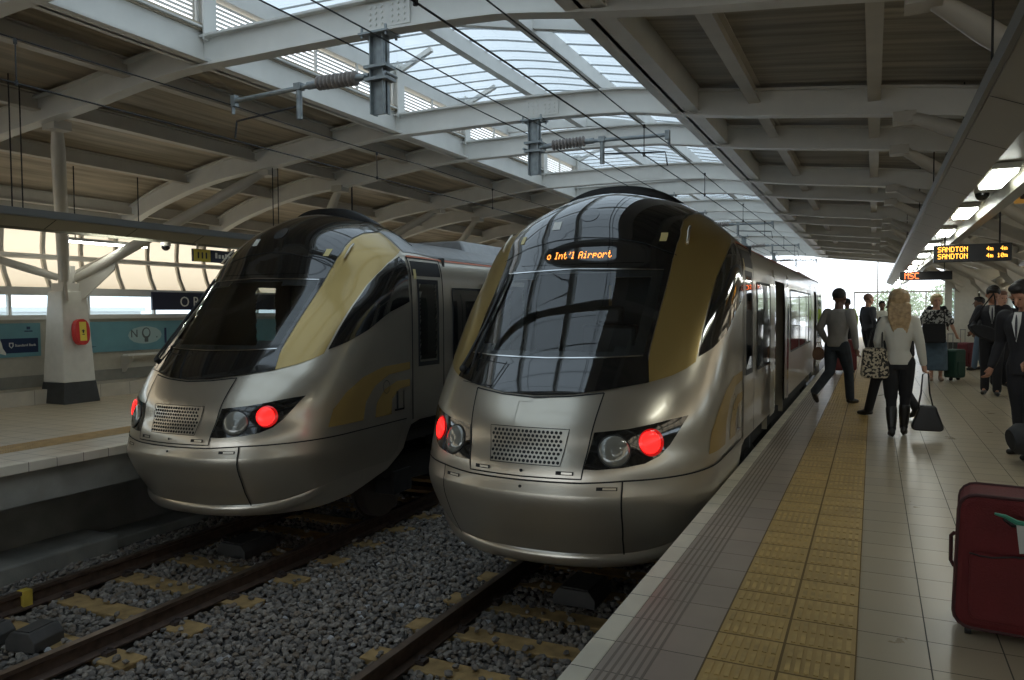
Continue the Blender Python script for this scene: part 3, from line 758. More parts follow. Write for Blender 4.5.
# ------------------------------------------------------------------ side walls with vaulted translucent canopy
M_canopy=translucent_mat('canopy_panel_cream',(.86,.70,.50),.85)
M_open=glass_mat('ribbon_glass',(.88,.93,.95),1.2,rough=.02)
def side(sgn,X0,nm):
    def bx(g,x0,x1,*a): 
        x0,x1=sorted((X0+sgn*x0,X0+sgn*x1));g.box(x0,x1,*a)
    g=MB();bx(g,0,.2,YS,YE,PLAT+.45,2.52);struct(g.build('wall_'+nm,M_wall))
    g=MB();bx(g,-.02,.2,YS,YE,PLAT+.22,PLAT+.45);struct(g.build('wall_'+nm,M_wallg))
    g=MB();bx(g,-.06,.22,YS,YE,2.50,2.58);struct(g.build('trim_1',M_steelw2))
    g=MB();bx(g,-.06,.22,YS,YE,2.93,3.07);struct(g.build('trim_2',M_steelw2))
    g=MB();bx(g,.08,.10,YS,YE,2.58,2.93);o=struct(g.build('window_1',M_open))
    m_=MB()
    y=YS
    while y<YE:
        bx(m_,.05,.12,y,y+.05,2.58,2.93);y+=P5/4
    m_.build('window_mullion',M_steelw2,o)
    # curb course of cream tiles
    g=MB();bx(g,-.60,0,YS,YE,PLAT,PLAT+.24);struct(g.build('baseboard_'+nm,tile_mat('curb_course_'+nm,(.52,.47,.38),50,.6,-100,.1,.4,var=.05)))
    # canopy vault
    prof=[(0,3.07),(.12,3.30),(.19,3.55),(.20,3.80),(.17,4.05),(.12,4.30),(.08,4.50)]
    g=MB();vs=[]
    for a,z in prof: vs+=[(X0+sgn*(a+.02),YS,z),(X0+sgn*(a+.02),YE,z)]
    g.add(vs,[(2*i,2*i+1,2*i+3,2*i+2) for i in range(len(prof)-1)]);struct(g.build('canopy_vault',M_canopy,None,smooth=True,fix=False))
    r0=None;n=int((YE-YS)/(P5/8))
    for k in range(n):
        y=8.6+(k-36)*P5/8
        if y<YS or y>YE: continue
        if r0 is None:
            g=MB();pts=[(X0+sgn*(a-.03),0,z) for a,z in prof]
            for i in range(len(pts)-1): g.bar(pts[i],pts[i+1],.05,.07,up=(0,1,0))
            r0=struct(g.build('canopy_rib',M_steelw));o=r0
        else:o=r0.copy();C.objects.link(o)
        o.location=(0,y,0)
    g=MB();g.tube([(X0+sgn*.10,YS,3.62),(X0+sgn*.10,YE,3.62)],.05,10);struct(g.build('canopy_rail',M_steelw2,None,smooth=True))
side(-1,-13.3,'left');side(1,4.36,'right')
# ------------------------------------------------------------------ platforms
g=MB();g.box(-1.06,4.6,YS,44,PLAT-.12,PLAT);struct(g.build('floor',M_floorR))
g=MB();g.box(-1.02,4.6,YS,44,-.5,PLAT-.12);struct(g.build('platform_base',M_concw))
g=MB();g.box(-1.174,-1.06,YS,44,PLAT-.12,PLAT+.002);struct(g.build('platform_coping',M_coping,None,bevel=.008))
g=MB();g.box(-1.06,-.65,YS,44,PLAT,PLAT+.003)
struct(g.build('edge_tile_strip',M_greytile))
g=MB()
for k in range(6): g.box(-1.03+k*.034,-1.03+k*.034+.012,.5,30,PLAT+.003,PLAT+.0045)
struct(g.build('edge_tile_groove',M_groove))
g=MB();g.box(-.65,-.05,YS,44,PLAT,PLAT+.004);struct(g.build('tactile_paving',M_tact))
g=MB();y=1.2
while y<26:
    for c in range(2):
        for k in range(7):
            x=-.65+c*.30+.035+k*.0385
            for q in(0,1): g.box(x-.010,x+.010,y+.02+q*.14,y+.02+q*.14+.115,PLAT+.004,PLAT+.0085)
    y+=.3
struct(g.build('tactile_bars',M_tactb,None,fix=False))
g=MB();g.box(-13.5,-7.87,YS,44,PLAT-.10,PLAT);struct(g.build('floor',M_floorL))
g=MB();g.box(-13.5,-7.93,YS,44,.62,PLAT-.1);struct(g.build('platform_wall',M_concw))
g=MB();g.box(-13.5,-8.6,YS,44,-.5,.62);struct(g.build('platform_recess',M_conc))
g=MB();g.box(-7.98,-7.85,YS,44,PLAT-.10,PLAT+.002);struct(g.build('platform_coping',M_coping,None,bevel=.008))
g=MB();g.box(-9.08,-8.60,YS,44,PLAT,PLAT+.003);struct(g.build('tactile_paving',mat('tactile_left_base',(.40,.31,.17),.5,noise=.1)))
g=MB();y=2
while y<10:
    for k in range(10): g.box(-9.06+k*.047,-9.06+k*.047+.028,y,y+.03,PLAT+.003,PLAT+.008)
    y+=.055
struct(g.build('tactile_bars',M_tactL,None,fix=False))
# low concrete walkway beside the left track
g=MB();g.box(-8.7,-7.98,YS,5.9,-.35,0.0);struct(g.build('trackside_ledge',M_conc,None,bevel=.02))
g=MB();g.box(-8.7,-8.15,5.9,44,-.35,-.10);struct(g.build('trackside_ledge',M_conc,None,bevel=.02))
# ------------------------------------------------------------------ track bed
g=MB();g.box(-9,-1.0,YS,60,-.45,-.215);struct(g.build('ground',M_ballg))
SL=[(TX2,[5.98+.66*k for k in range(-9,14)]),(TX1,[5.60+.655*k for k in range(-9,14)])]
RAILP=[(-.075,-.165),(.075,-.165),(.075,-.150),(.012,-.130),(.009,-.045),(.036,-.030),(.036,0),(-.036,0),(-.036,-.030),(-.009,-.045),(-.012,-.130),(-.075,-.150)]
for tx,nm in((TX2,'left'),(TX1,'right')):
    for sd in(-1,1):
        who={(-1,'left'):'outer rusty rail beside the low walkway of the left platform',(1,'left'):'rusty rail of the left train nearest the middle ballast',(-1,'right'):'rusty rail of the right train nearest the middle ballast',(1,'right'):'rail tucked under the edge of the right platform'}[(sd,nm)]
        t=thing('rail',who,'rail',(tx+sd*.7535,YS,0),0,'running rails')
        g=MB();g.prism(RAILP,0,55-YS);g.build('rail_body',M_rail,t)
        g=MB();g.box(-.034,.034,0,55-YS,.0002,.002);g.build('rail_head',M_railtop,t)
import itertools
M_clip=mat('clip_dark',(.05,.035,.03),.7)
s0=None
for tx,ys in SL:
    nm='left' if tx==TX2 else 'right'
    for k,y in enumerate(ys):
        if y<.2: continue
        if s0 is None:
            s0=bpy.data.objects.new('sleeper',None);C.objects.link(s0)
            g=MB();g.box(-1.17,1.17,-.12,.12,-.36,-.168);g.build('sleeper_body',M_sleeper,s0,bevel=.012)
            for a in(-.7535,.7535):
                for b in(-.11,.11):
                    g=MB();g.box(a+b-.035,a+b+.035,-.045,.045,-.168,-.135);g.tube([(a+b,-.04,-.13),(a+b*.75,0,-.12),(a+b,.04,-.13)],.012,6);g.build('rail_clip',M_clip,s0)
            o=s0
        else:o=copy_tree(s0)
        o.location=(tx,y,0)
        tag(o,'ochre-stained timber-coloured sleeper bedded in ballast under the %s track'%nm,'sleeper','sleepers of the %s track'%nm)
# trackside boxes between the rails
def tbox(x,y,label,m,w=.40,d=.30,h=.14,rz=0):
    t=thing('track_box',label,'box',(x,y,-.17),rz)
    g=MB();g.prism([(-w/2,0),(-w/2,h*.55),(-w/2+.06,h),(w/2-.06,h),(w/2,h*.55),(w/2,0)],-d/2,d/2);g.build('box_body',m,t,bevel=.008)
    g=MB();g.box(-w/2+.08,w/2-.08,-d/2+.03,d/2-.03,h,h+.008);g.build('lid',m,t)
    return t
M_tb=mat('track_box_grey',(.055,.052,.048),.6,noise=.2)
tbox(-6.52,6.45,'grey track box between rails in front of the left train',M_tb,.42,.5,.16)
tbox(-2.50,6.75,'grey track box between rails in front of the right train',M_tb,.42,.5,.16)
tbox(-6.70,3.70,'dark angled track box near lower left corner, farther left of two',M_tb,.30,.30,.16,.2)
tbox(-6.30,3.86,'dark angled track box near lower left corner, nearer the rail',M_tb,.30,.30,.16,.2)
t=thing('rail_marker','yellow painted clamp on the outer rail of the left track','marker',(TX2-.7535,4.32,0))
g=MB();g.prism([(-.05,-.15),(.05,-.15),(.05,.006),(-.05,.006)],-.045,.045);g.build('clamp_body',mat('marker_yellow',(.50,.36,.05),.6,noise=.2),t,bevel=.006)
# ballast stones: one uncountable bed
def ballast():
    rnd=random.Random(3)
    base=[]
    for _ in range(10):
        bm=bmesh.new();bmesh.ops.create_icosphere(bm,subdivisions=1,radius=1)
        vs=[]
        for v in bm.verts:
            v.co*=rnd.uniform(.60,1.2);v.co.z*=.75;v.co.x*=rnd.uniform(.9,1.15);vs.append(v.co.copy())
        fs=[tuple(v.index for v in f.verts) for f in bm.faces];bm.free();base.append((vs,fs))
    V=[];Fc=[];MI=[]
    regs=[(-7.98,-1.05,1.6,7.2,1.0),(-5.6,-3.3,7.2,13.5,1.0),(-8.1,-5.6,7.2,9.5,.4),(-3.3,-1.05,7.2,9.5,.4)]
    rows=[]
    for x0,x1,y0,y1,dn in regs:
        st=.052 if dn==1 else .075
        x=x0
        while x<x1:
            y=y0
            while y<y1:
                rows.append((x+rnd.uniform(-.022,.022),y+rnd.uniform(-.022,.022)))
                y+=st
            x+=st
    for x,y in rows:
        # skip rails, sleepers tops, boxes
        if any(abs(x-tx-sd*.7535)<.085 for tx in(TX1,TX2) for sd in(-1,1)): continue
        zt=-.19
        on=False
        for tx,ys in SL:
            if abs(x-tx)<1.21:
                k=min(ys,key=lambda q:abs(q-y));
                if abs(y-k)<.115:
                    e=abs(x-tx)
                    vis=(.86<e<1.17) or e<.62
                    if vis: on=True
                    if vis and rnd.random()<.10: on=False;zt=-.145
        if on: continue
        r=rnd.uniform(.022,.040);bv,bf=base[rnd.randrange(10)]
        R=Matrix.Rotation(rnd.uniform(0,6.28),3,'Z')@Matrix.Rotation(rnd.uniform(-.6,.6),3,'X')
        o=len(V);z=zt+rnd.uniform(-.012,.018);mi=rnd.choice((0,0,0,1,1,2,3)) if rnd.random()>.01 else 4
        for v in bv:
            q=R@v;V.append((x+q.x*r,y+q.y*r,z+q.z*r))
        Fc+=[tuple(i+o for i in f) for f in bf];MI+=[mi]*len(bf)
    me=bpy.data.meshes.new('ballast');me.from_pydata(V,[],Fc)
    for nm,c in(('a',(.24,.215,.185)),('b',(.17,.155,.14)),('c',(.31,.28,.24)),('d',(.21,.17,.13)),('e',(.42,.42,.42))): me.materials.append(mat('stone_'+nm,tuple(v*.86 for v in c),.85,noise=.2,nscale=20))
    me.polygons.foreach_set('material_index',MI)
    o=bpy.data.objects.new('ballast',me);C.objects.link(o);o['kind']='stuff';tag(o,'grey brown crushed stone ballast around both tracks','ballast')
ballast()
# cream partition closing the right side near the far end, with two narrow glazed slots
g=MB()
for a,b in((2.30,2.52),(2.60,3.30),(3.38,4.36)): g.box(a,b,31.0,31.2,PLAT+.3,3.95)
for a,b in((2.52,2.60),(3.30,3.38)): g.box(a,b,31.0,31.2,PLAT+.3,PLAT+1.0);g.box(a,b,31.0,31.2,3.3,3.95)
struct(g.build('wall_far',M_pillar))
g=MB();g.box(2.28,4.36,30.97,31.22,PLAT,PLAT+.3);struct(g.build('baseboard_far',M_pbase))
g=MB();g.box(2.52,2.60,31.09,31.10,PLAT+1.0,3.3);g.box(3.30,3.38,31.09,31.10,PLAT+1.0,3.3);struct(g.build('window_2',M_open))
# ------------------------------------------------------------------ columns, struts
def column(x,y,sgn,label,detail=True):
    # sgn = +1 when the track lies on the +x side
    t=thing('branching_column',label,'column',(x,y,PLAT),0)
    g=MB()
    def fr(w0,d0,w1,d1,z0,z1,m=0):
        vs=[(-w0,-d0,z0),(w0,-d0,z0),(w0,d0,z0),(-w0,d0,z0),(-w1,-d1,z1),(w1,-d1,z1),(w1,d1,z1),(-w1,d1,z1)]
        g.add(vs,[(0,3,2,1),(4,5,6,7),(0,1,5,4),(1,2,6,5),(2,3,7,6),(3,0,4,7)])
    fr(.33,.33,.29,.29,0,.36);g.build('column_base',M_pbase,t,bevel=.01)
    g=MB();fr(.285,.285,.20,.22,.36,1.92);g.build('column_cladding',M_pillar,t,bevel=.02)
    g=MB()
    g.box(-.16,.16,-.18,.18,1.90,2.05);g.tube([(0,0,1.95),(0,0,2.35)],.13,12);g.build('column_head',M_steelw,t)
    ends=[(2.95*sgn,-2.05,bz_(x+2.95*sgn)-PLAT+.02),(2.95*sgn,1.72,bz_(x+2.95*sgn)-PLAT+.02)]
    for e in ends:
        a=Vector((.08*sgn,.10*(1 if e[1]>0 else -1),2.12));b=Vector(e);d=(b-a)
        k=MB();k.tube([a,a+d*.10,a+d*.2,a+d*.86,b],[.07,.085,.09,.09,.06],14);k.box(b.x-.12,b.x+.12,b.y-.12,b.y+.12,b.z-.10,b.z+.02)
        k.build('roof_strut',M_steelw,t,smooth=True)
        # flared fin plate at the root
        k=MB();n=d.normalized();u=Vector((n.y,-n.x,0)).normalized()*.02
        A=Vector((0,0,1.55));P=[A,a+d*.02,a+d*.22,a+d*.20-Vector((0,0,.22)),Vector((n.x*.28,n.y*.28,1.75))]
        vs=[p-u for p in P]+[p+u for p in P];m_=len(P)
        k.add(vs,[tuple(range(m_)),tuple(range(2*m_-1,m_-1,-1))]+[(i,i+m_,(i+1)%m_+m_,(i+1)%m_) for i in range(m_)]);k.build('fin_plate',M_steelw,t)
    for yy in(-1.95,1.9):
        a=Vector((-.08*sgn,.1*(1 if yy>0 else -1),2.15));b=Vector((-1.0*sgn,yy,2.83))
        k=MB();k.tube([a,a+(b-a)*.2,b],[.06,.07,.05],12);k.build('back_strut',M_steelw,t,smooth=True)
    return t
cl=["cream tapered branching column bearing the red call box on left platform"]
for i,y in enumerate(COLY):
    if y<-4 or y>34: continue
    if abs(y-8.3)<.1: lb="tapered cream branching column with red box on left platform"
    elif y>8.3: lb="branching white column beyond the left train on left platform, %s behind the red-box column"%({1:'first',2:'second',3:'third',4:'fourth'}[round((y-8.3)/P5)])
    else: continue
    column(-12.55,y+.12,1,lb)
for i,y in enumerate(COLY):
    if y<8 or y>36: continue
    k=round((y-8.3)/P5);lb={0:'nearest branching column beside the right platform wall, struts just inside the picture',1:'second branching column of the right platform, partly outside the picture',2:'third branching column of the right platform behind the suited men',3:'fourth branching column of the right platform, above the young suited man',4:'farthest branching column of the right platform beyond the departure sign'}[k]
    column(3.25,y,-1,lb)
# red call box
t=thing('call_box','red call box with yellow label on the cream column','call box',(-12.25,8.40,2.28),0)
g=MB();
pr=smooth_poly([(-.13,-.22),(.13,-.22),(.13,.22),(-.13,.22)],2)
g.prism(pr,0,.12,ax='x');g.build('box_shell',M_redbox,t,bevel=.01)
g=MB();g.box(.12,.126,-.06,.06,-.15,.17);g.build('yellow_label',M_yel,t)
g=MB();g.box(.126,.129,-.012,.012,-.02,.04);g.box(.126,.129,-.025,.025,.01,.025);g.box(.126,.129,-.02,.02,-.05,-.035);g.build('label_mark',M_blackd,t)
t.rotation_euler=(0,math.radians(-4),0)
# ads on the left wall
def rotx(x,y,z,size=1): return Matrix(((0,0,1,x),(1,0,0,y),(0,1,0,z),(0,0,0,1)))
t=thing('advert_panel','blue advert panel with navy bank logo strip, left of the red-box column','advert',(-13.28,0,0),0)
g=MB();g.box(0,.03,5.6,8.38,1.86,2.44);g.build('panel_board',M_cyan,t)
g=MB();g.box(.03,.034,7.70,8.33,1.93,2.18);g.build('logo_strip',M_navy2,t)
text_obj('bank_lettering','Standard Bank',.062,M_white,t,rotx(.035,7.93,2.04))
g=MB();g.add([(.036,7.87+a,2.06+b) for a,b in((-.038,.05),(.038,.05),(.038,-.01),(0,-.05),(-.038,-.01))],[(0,1,2,3,4)]);g.add([(.038,7.87+a,2.06+b) for a,b in((-.020,.035),(.020,.035),(.020,-.005),(0,-.035),(-.025,-.005))],[(0,1,2,3,4)],1);g.build('shield_logo',[M_white,M_navy2],t,fix=False)
g=MB();g.add([(.035,7.68+a,1.9+b) for a,b in((0,.03),(0,.28),(.03,.22),(.05,.12),(.10,.04),(.10,.0))],[(0,1,2,3,4,5)]);g.build('pale_figure',M_white,t,fix=False)
g=MB();g.box(.03,.033,8.14,8.20,2.33,2.38);g.box(.03,.033,8.10,8.24,2.29,2.31);g.build('small_crest',M_navy2,t)
t=thing('advert_panel','long blue advert panel reading NO.1 with a light bulb, behind left train nose','advert',(-13.28,0,0),0)
g=MB();g.box(0,.03,9.1,14.3,1.86,2.44);g.build('panel_board',M_cyan,t)
g=MB();g.ell((.018,10.50,2.16),(.016,.60,.27),24,12);g.build('pale_glow_patch',M_pale,t)
text_obj('advert_letter_n','N',.22,mat('ink_grey',(.10,.12,.12),.5),t,rotx(.036,10.16,2.12))
text_obj('advert_point','.',.24,MATS['ink_grey'],t,rotx(.036,10.74,2.10))
text_obj('advert_numeral','1',.46,M_navy2,t,rotx(.036,10.86,1.98))
g=MB();g.ell((.034,10.52,2.20),(.006,.10,.11),20,10);g.box(.034,.040,10.48,10.56,2.02,2.10);g.build('light_bulb_drawing',MATS['ink_grey'],t)
g=MB();g.ell((.038,10.52,2.21),(.005,.07,.08),20,10);g.build('bulb_glass',M_pale,t)
g=MB()
for k in range(3): g.box(.03,.034,9.2,9.2+.22-.05*k,1.97-.02*k,1.978-.02*k)
g.build('small_print',M_navy2,t)
t=thing('perch_rail','pale perch rail on bracket below the NO.1 advert','rail',(-13.3,10.0,1.74))
g=MB();g.box(.18,.34,-.12,4.0,.03,.07);g.build('perch_top',M_steelw2,t,bevel=.01)
for y in(0.0,2.4):
    g=MB();g.prism([(0,.03),(.32,.03),(.32,-.02),(.08,-.28),(0,-.30)],y-.02,y+.02);g.build('bracket',M_steelw,t)
# station name board
t=thing('station_name_board','navy station name board with white capital letters above left train nose','sign',(-13.0,0,0))
g=MB();g.box(0,.05,10.45,14.2,2.66,3.02);g.build('board',M_navy,t)
text_obj('name_lettering','O R',.30,M_white,t,rotx(.052,11.10,2.73))
for y in(11.4,13.6):
    g=MB();g.box(-.28,0,y-.03,y+.03,2.95,3.0);g.build('mounting_arm',M_steelw,t)
# overhead sign in the left platform trough
t=thing('hanging_sign','small navy hanging sign with yellow pictogram square under left lighting trough','sign',(-9.75,8.62,3.52),0)
g=MB();g.box(-.02,.02,0,1.5,-.10,.10);g.build('sign_board',M_navy,t)
g=MB();g.box(.021,.024,0.01,.34,-.095,.095);g.build('pictogram_square',M_yel,t)
g=MB();
for a in(.08,.16,.24): g.box(.025,.027,a,a+.03,-.05,.05)
g.build('pictogram',M_blackd,t)
g=MB()
for k,h_ in enumerate((.09,.06,.06,.08,.05,.06)): g.box(.021,.024,.44+k*.07,.44+k*.07+.045,-.03,-.03+h_)
g.build('sign_text_marks',M_white,t)
for y in(.1,1.4):
    g=MB();g.box(-.01,.01,y-.01,y+.01,.1,.2);g.build('hanger',M_steelw,t)
# ------------------------------------------------------------------ lighting troughs
def trough(x,sgn,label,y0,y1,lamps,lampl):
    t=thing('lighting_trough',label,'lighting trough',(x,y0,0))
    L_=y1-y0
    pr=[(0,3.86),(0,3.77),(.24,3.67),(.26,3.80),(.56,3.80),(.58,3.67),(.82,3.77),(.82,3.86)]
    g=MB();g.prism([(sgn*a,b) for a,b in pr],0,L_);g.build('trough_body',M_troughp,t)
    g=MB();g.prism([(sgn*a,b) for a,b in((-.03,3.78),(-.03,3.87),(.0,3.87),(.0,3.78))],0,L_);g.build('side_rail',M_trough,t)
    g=MB()
    y=.9
    while y<L_:
        g.add([(sgn*a,y+q,b-.003) for q in(0,.014) for a,b in((0,3.77),(.24,3.67))],[(0,1,3,2)]);y+=1.15
    g.build('panel_joint',M_gap,t,fix=False)
    for y in lamps:
        o=thing('tube_light',lampl(y),'light',(x+sgn*.41,y,3.795),0,'trough lights over the right platform' if sgn>0 else 'trough lights over the left platform')
        k=MB();k.prism([(-.12,0),(-.10,-.05),(.10,-.05),(.12,0)],-.50,.50);k.build('housing',M_steelw2,o)
        k=MB();k.prism([(-.095,-.051),(-.085,-.085),(.085,-.085),(.095,-.051)],-.46,.46);k.build('diffuser',M_lightw,o,bevel=.006)
    return t
words=['nearest','second','third','fourth','fifth','sixth','seventh','eighth','ninth','tenth','eleventh','twelfth','thirteenth']
RL=[7.87+2.66*k for k in range(-1,12)]
trough(.56,1,'long grey lighting trough hung over the right platform',-19,40,RL,lambda y:('bright tube light in the right trough, '+('above the frame edge, over the camera side' if y<7 else words[round((y-7.87)/2.66)]+' one visible from the front')))
LLp=[7.4,10.4,13.4,16.4]
trough(-9.2,-1,'long grey lighting trough hung over the left platform',-19,40,LLp,lambda y:'tube light in the left platform trough, %s from the front'%words[LLp.index(y)])
# bare long luminaire seen by the left column
t=thing('linear_light','slim bright linear light behind the left column head','light',(-11.9,8.95,3.80))
g=MB();g.box(-.05,.05,-.95,.55,0,.05);g.build('housing',M_steelw2,t)
g=MB();g.box(-.04,.04,-.93,.53,-.03,0);g.build('tube',M_lightw,t)
g=MB();g.tube([(0,-.8,.05),(0,-.8,bz_(-11.9)-3.80+.36)],.01,6);g.tube([(0,.4,.05),(0,.4,bz_(-11.9)-3.80+.36)],.01,6);g.build('suspension_rod',M_cable,t)
# suspension rods of the troughs
r0=None
rods=[(.72,6.2),(.90,10.0),(.74,12.15),(.9,12.15),(.74,15.77),(.9,18),(.74,21.5),(-9.35,5.62),(-9.6,5.9),(-9.35,10.0),(-9.6,10.4),(-9.35,12.2),(-9.6,12.5)]
for i,(x,y) in enumerate(rods):
    z1=bz_(x)+DEP+.14
    g=MB();g.tube([(0,0,0),(0,0,z1-3.9)],.009,6);o=g.build('suspension_rod',M_cable,None,loc=(x,y,3.86))
    tag(o,'thin dark rod hanging the %s lighting trough from the roof'%('right' if x>0 else 'left'),'rod','rods holding the %s trough'%('right' if x>0 else 'left'))
# dome cameras
for x,y,lb in((.97,8.9,'small black dome camera under the right trough between two lights'),(-9.6,8.0,'small black dome camera under the left trough')):
    t=thing('dome_camera',lb,'camera',(x,y,3.80 if x>0 else 3.66))
    g=MB();g.tube([(0,0,.0),(0,0,-.05)],.07,16);g.build('mount',M_steelw,t,smooth=True)
    g=MB();g.ell((0,0,-.06),(.065,.065,.065),16,10);g.build('dome',M_black,t,smooth='all')
# ------------------------------------------------------------------ departure displays
def display(x0,x1,y,z0,z1,label,rows):
    t=thing('departure_display',label,'display',((x0+x1)/2,y,z0))
    w=(x1-x0)/2;h=z1-z0
    g=MB();g.box(-w,w,0,.12,0,h);g.build('display_case',M_led_body,t,bevel=.006)
    for txt,hh,xx,zz,m in rows:
        sq,tw=dots(txt,hh);k=MB()
        for a,b,c,d in sq:k.box(-w+xx+a*.86,-w+xx+b*.86,-.004,-.001,zz+c,zz+d)
        k.build('led_text',m,t)
    for sx in(-.7,.7):
        k=MB();k.tube([(sx*w,.06,h),(sx*w,.06,bz_(t.location.x)-z0+.4)],.012,8);k.build('hanger_rod',M_cable,t)
    return t
display(.79,1.76,12.7,3.27,3.52,'nearer departure display with two amber lines reading SANDTON',[('SANDTON',.075,.05,.145,M_ledy),('SANDTON',.075,.05,.045,M_ledy),('4m',.06,.66,.15,M_ledy),('4m',.06,.83,.15,M_ledy),('4m',.06,.66,.05,M_ledy),('10m',.06,.79,.05,M_ledy)])
display(.66,1.95,24.0,3.38,3.62,'farther departure display with red letters at the end of the lighting trough',[('MSC',.17,.12,.035,M_ledr)])
t=thing('wayfinding_sign','amber hanging sign at the right picture edge above the display','sign',(1.57,11.25,3.90))
g=MB();g.box(0,.9,0,.05,0,.24);g.build('sign_board',mat('sign_amber',(.30,.17,.03),.5,emit=(1,.5,.1),estr=.15),t,bevel=.005)
g=MB();g.box(.06,.20,-.003,0,.05,.19);g.build('pictogram',M_blackd,t)
for a in(.1,.8):
    k=MB();k.tube([(a,.025,.24),(a,.025,1.2)],.01,6);k.build('hanger_rod',M_cable,t)
# ------------------------------------------------------------------ overhead line equipment
def ohl(y,side,label):
    t=thing('catenary_post',label,'catenary support',(-4.42,y,0))
    zt=bz_(-4.42)
    g=MB();g.box(-.08,.08,-.012,.012,4.55,zt);
    for a in(-.08,.068): g.box(a,a+.012,-.06,.06,4.55,zt)
    g.build('drop_post',M_galv,t)
    g=MB();g.box(-.17,.17,-.12,.12,zt-.02,zt)
    for a in(-.14,.14):
        for b in(-.09,.09): g.tube([(a,b,zt-.05),(a,b,zt+.05)],.014,6)
    g.build('top_plate',M_galv,t)
    zc=4.90
    s=side
    g=MB();g.box(-.13,.13,-.09,.09,zc-.03,zc);g.box(-.13,.13,-.09,.09,zc+.09,zc+.12);g.tube([(s*.1,0,zc-.05),(s*.1,0,zc+.16)],.022,8)
    for a in(-.13,.13): g.tube([(a,-.1,zc+.02),(a,.1,zc+.02)],.016,8)
    g.build('post_clamp',M_galv,t)
    A=t
    g=MB();g.tube([(s*.12,0,zc+.04),(s*.28,0,zc+.045)],.035,10);R_l=[];P=[]
    n=10
    for k in range(n*4+1):
        P.append((s*(.28+k*.0125),0,zc+.045+k*.0003));R_l.append((.034,.072,.074,.034)[k%4])
    g.build('arm_socket',M_galv,A,smooth=True)
    g=MB();g.tube(P,R_l,16);g.build('insulator',M_insul,A)
    g=MB();g.tube([(s*.78,0,zc+.05),(s*1.96,-.0,zc+.02)],.026,10);g.tube([(s*.78,0,zc+.05),(s*.9,0,zc+.05)],.04,10);g.box(s*1.93-.03,s*1.93+.03,-.03,.03,zc-.04,zc+.08);g.build('cantilever_tube',M_galv,A,smooth=True)
    g=MB();g.tube([(s*1.02,0,zc+.06),(s*1.02,0,zc-.28)],.032,10);g.box(s*1.02-.045,s*1.02+.045,-.04,.04,zc+.02,zc+.09);g.build('drop_tube',M_galv,A,smooth=True)
    g=MB();g.tube([(s*1.0,0,zc-.14),(s*1.9,0,zc-.20),(s*1.93,0,zc-.38)],.011,8);g.build('registration_arm',M_cable,A,smooth=True)
    g=MB();g.tube([(s*1.95,0,zc-.04),(s*1.95,0,zc-.12)],.02,8);g.build('wire_clamp',M_galv,A)
    return t
for y,s,lb in((6.23,-1,'hanging post with ribbed insulator arm over the left train'),(10.0,1,'hanging post with ribbed insulator arm over the right train'),(21.54,1,'hanging post and arm over the right track, third from front'),(17.92,-1,'hanging post and arm over the left track far behind'),(29.4,1,'hanging post and arm over the right track, far back'),(38.85,1,'farthest hanging post and arm near the skylight end')):
    ohl(y,s,lb)
def sagwire(x,z,sag,name,label,m=M_cable,r=.008,supp=(6.23,10.0,21.54,29.4,38.85)):
    pts=[];ys=[YS]+list(supp)+[55];ys=sorted(set(ys))
    for a,b in zip(ys[:-1],ys[1:]):
        for k in range(8):
            t_=k/8;pts.append((x,a+(b-a)*t_,z-sag*4*t_*(1-t_)*min(1,(b-a)/8)))
    pts.append((x,ys[-1],z));g=MB();g.tube(pts,r,6);o=g.build(name,m,None,smooth=True);tag(o,label,'wire');return o
sagwire(-2.50,4.82,.05,'messenger_wire','upper dark overhead wire above the right train',r=.0065)
sagwire(-2.50,4.46,.0,'contact_wire','lower dark overhead wire above the right train',r=.0075)
sagwire(-6.38,4.88,.05,'messenger_wire','upper dark overhead wire above the left train',r=.0065)
sagwire(-6.38,4.50,.0,'contact_wire','lower dark overhead wire above the left train',r=.0075)
sagwire(-4.24,5.20,.03,'feeder_wire','thin feeder wire clamped right of the hanging posts',r=.0075)
sagwire(-4.62,5.20,.03,'feeder_wire','thin feeder wire clamped left of the hanging posts',r=.0075)
d0=None
for x,nm in((-2.50,'right'),(-6.38,'left')):
    for y in(3.9,8.9,12.5,16.5,20,24.5,28,32.5):
        if x<-5 and y>17: continue
        g=MB();g.tube([(0,0,0),(0,0,.36)],.006,6);g.tube([(0,0,-.01),(0,0,.03)],.016,6);g.tube([(0,0,.33),(0,0,.37)],.016,6)
        o=g.build('dropper',M_cable,None,loc=(x,y,4.45 if x>-5 else 4.49));tag(o,'short vertical dropper joining the two overhead wires above the %s train'%nm,'dropper','droppers over the %s track'%nm)
# ------------------------------------------------------------------ outside world
g=MB();g.box(-90,90,-60,140,-.9,-.5);struct(g.build('ground',mat('outside_ground',(.55,.54,.51),.9)))
M_bld=mat('far_building_pale',(.72,.74,.74),.8);M_bw=mat('far_building_window',(.22,.25,.28),.3)
rb=random.Random(5)
for k,(x,y,w_,d_,h_,lb) in enumerate(((-42,14,8,10,3.6,'pale low building beyond the ribbon window left of the column'),(-46,27,8,12,3.2,'pale low building seen through the ribbon window right of the column'),(-38,46,8,9,4.2,'pale low building far behind the left train'))):
    t=thing('far_building',lb,'building',(x,y,-.5))
    g=MB();g.box(-w_/2,w_/2,-d_/2,d_/2,0,h_);g.box(-w_/2-.2,w_/2+.2,-d_/2-.2,d_/2+.2,h_,h_+.25);g.build('walls',M_bld,t)
    for q in range(int(d_//1.5)):
        g=MB();g.box(w_/2,w_/2+.03,-d_/2+.5+q*1.5,-d_/2+1.4+q*1.5,h_-1.4,h_-.5);g.build('window',M_bw,t)
t=thing('boundary_fence','dark low boundary fence outside the ribbon window','fence',(-22,18,-.5))
g=MB()
